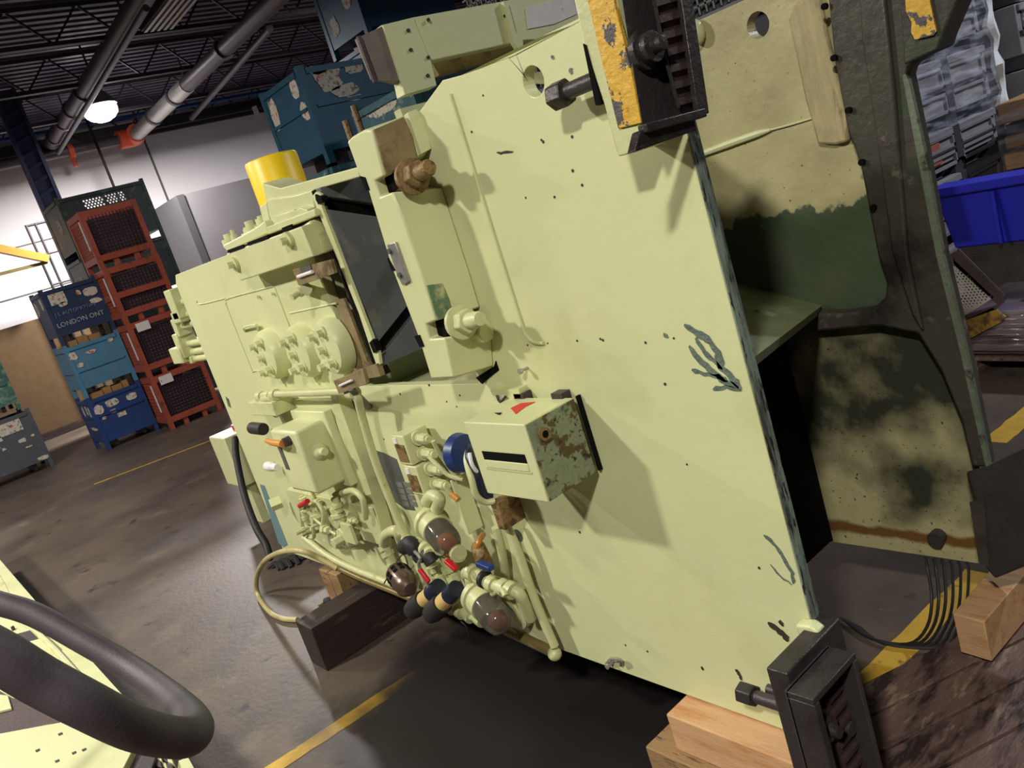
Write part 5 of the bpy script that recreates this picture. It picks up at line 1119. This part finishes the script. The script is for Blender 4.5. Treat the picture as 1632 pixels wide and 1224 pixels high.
# raised inner plates with gaps
def zplate(pts, z, th, m, name, label=None): return MB().prism([ZP(q[0], q[1], z) for q in pts], (0, 0, -th)).obj(name, m, T, label, bev=.002)
zplate([(0, 985), (22, 988), (52, 1006), (30, 1026), (0, 1012)], zf+.012, .01, m_cream, 'inner_plate')
zplate([(42, 1024), (66, 1014), (108, 1068), (96, 1072), (60, 1052)], zf+.012, .01, m_cream, 'inner_plate')
zplate([(96, 1038), (112, 1028), (140, 1046), (205, 1118), (180, 1112), (134, 1080)], zf+.012, .01, m_cream, 'inner_plate')
MB().tube([Z8(50, 1000, zf+.015), Z8(88, 1036, zf+.015), Z8(130, 1082, zf+.015), Z8(160, 1100, zf+.015)], .012, n=10).obj('guide_rod', m_creamd, T, 'round guide rod')
zplate([(20, 1012), (48, 1004), (72, 1008), (62, 1018), (40, 1024)], zf+.013, .008, m_black, 'dark_gap')
zplate([(-10, 900), (8, 930), (16, 948), (6, 944), (-10, 920)], zf+.004, .004, m_creamd, 'edge_groove')
MB().lathe(Z8(24, 1008, zf), EZ, [(0, .008), (.03, .007)], 10).obj('pin', m_black, T)
# lower front plate, nearer
z2 = .50
zplate([(-60, 1180), (112, 1148), (160, 1166), (214, 1190), (188, 1240), (120, 1330), (-60, 1330)], z2, .03, m_cream, 'front_plate', 'large cream front plate with small dark chips')
for q in ((96, 1170), (60, 1196), (91, 1213), (134, 1195), (118, 1200), (164, 1180)):
    MB().prism(ribbon([ZP(q[0]-3, q[1]+1, z2+.001), ZP(q[0]+3, q[1]-2, z2+.001)], .001) if False else [ZP(q[0]-4, q[1], z2+.0005), ZP(q[0]+3, q[1]-3, z2+.0005), ZP(q[0]+4, q[1], z2+.0005), ZP(q[0]-2, q[1]+3, z2+.0005)], (0, 0, .0008)).obj('chip', m_chip, T, smooth=False)
zplate([(-20, 1090), (20, 1112), (60, 1120), (112, 1146), (60, 1158), (-20, 1176)], z2-.03, .02, m_ribm, 'shadowed_bracket', 'brown-black bracket')
zplate([(-20, 1104), (12, 1108), (18, 1128), (-20, 1138)], z2-.02, .01, m_cream, 'bracket_chip')
zplate([(192, 1236), (216, 1192), (250, 1200), (236, 1240)], z2-.02, .3, m_black, 'corner_post')
for k in range(8):
    q = (238+9*(k % 4), 1198+11*(k//4)+2*(k % 4)); zplate([(q[0], q[1]), (q[0]+8, q[1]+2), (q[0]+11, q[1]+12), (q[0]+2, q[1]+9)], z2-.04+.01*(k % 2), .3, m_creamd if (k+k//4) % 2 else m_black, 'corner_tooth')
zplate([(284, 1212), (300, 1206), (318, 1240), (280, 1240)], z2-.05, .3, m_cream, 'corner_block')
# thick dark hose loop
def at(px, py, dist):
    r = RW @ _cd(px, py); return EYE + r*(dist/FPX)
hp = [(-160, 925, 1.5), (-60, 946, 1.42), (0, 962, 1.38), (56, 980, 1.36), (134, 1022, 1.32), (208, 1065, 1.27), (262, 1103, 1.18), (298, 1137, 1.06), (310, 1160, .97), (298, 1174, .92), (262, 1173, .88), (208, 1158, .82), (135, 1122, .77), (65, 1085, .75), (0, 1046, .73), (-70, 1010, .72), (-160, 960, .72)]
R_ = [.020, .020, .0195, .0195, .0195, .0195, .0195, .021, .022, .022, .0215, .0215, .0215, .0215, .0215, .0215, .0215]
hq = [at(*q) for q in hp]; a_, b_ = hq[0], hq[-1]
hq = [V((a_.x-.3, a_.y-.25, zf+.02)), V((a_.x-.25, a_.y-.12, (a_.z+zf)/2))]+hq+[V((b_.x-.2, b_.y-.1, (b_.z+zf)/2)), V((b_.x-.3, b_.y-.2, zf+.02))]; R_ = [.02, .02]+R_+[.0215, .0215]
tag(MB().tube(hq, R_, n=24, sub=8).obj('rubber_hose', m_rubber), 'thick dark grey rubber hose bent in a loop, close at the lower left', 'hose')
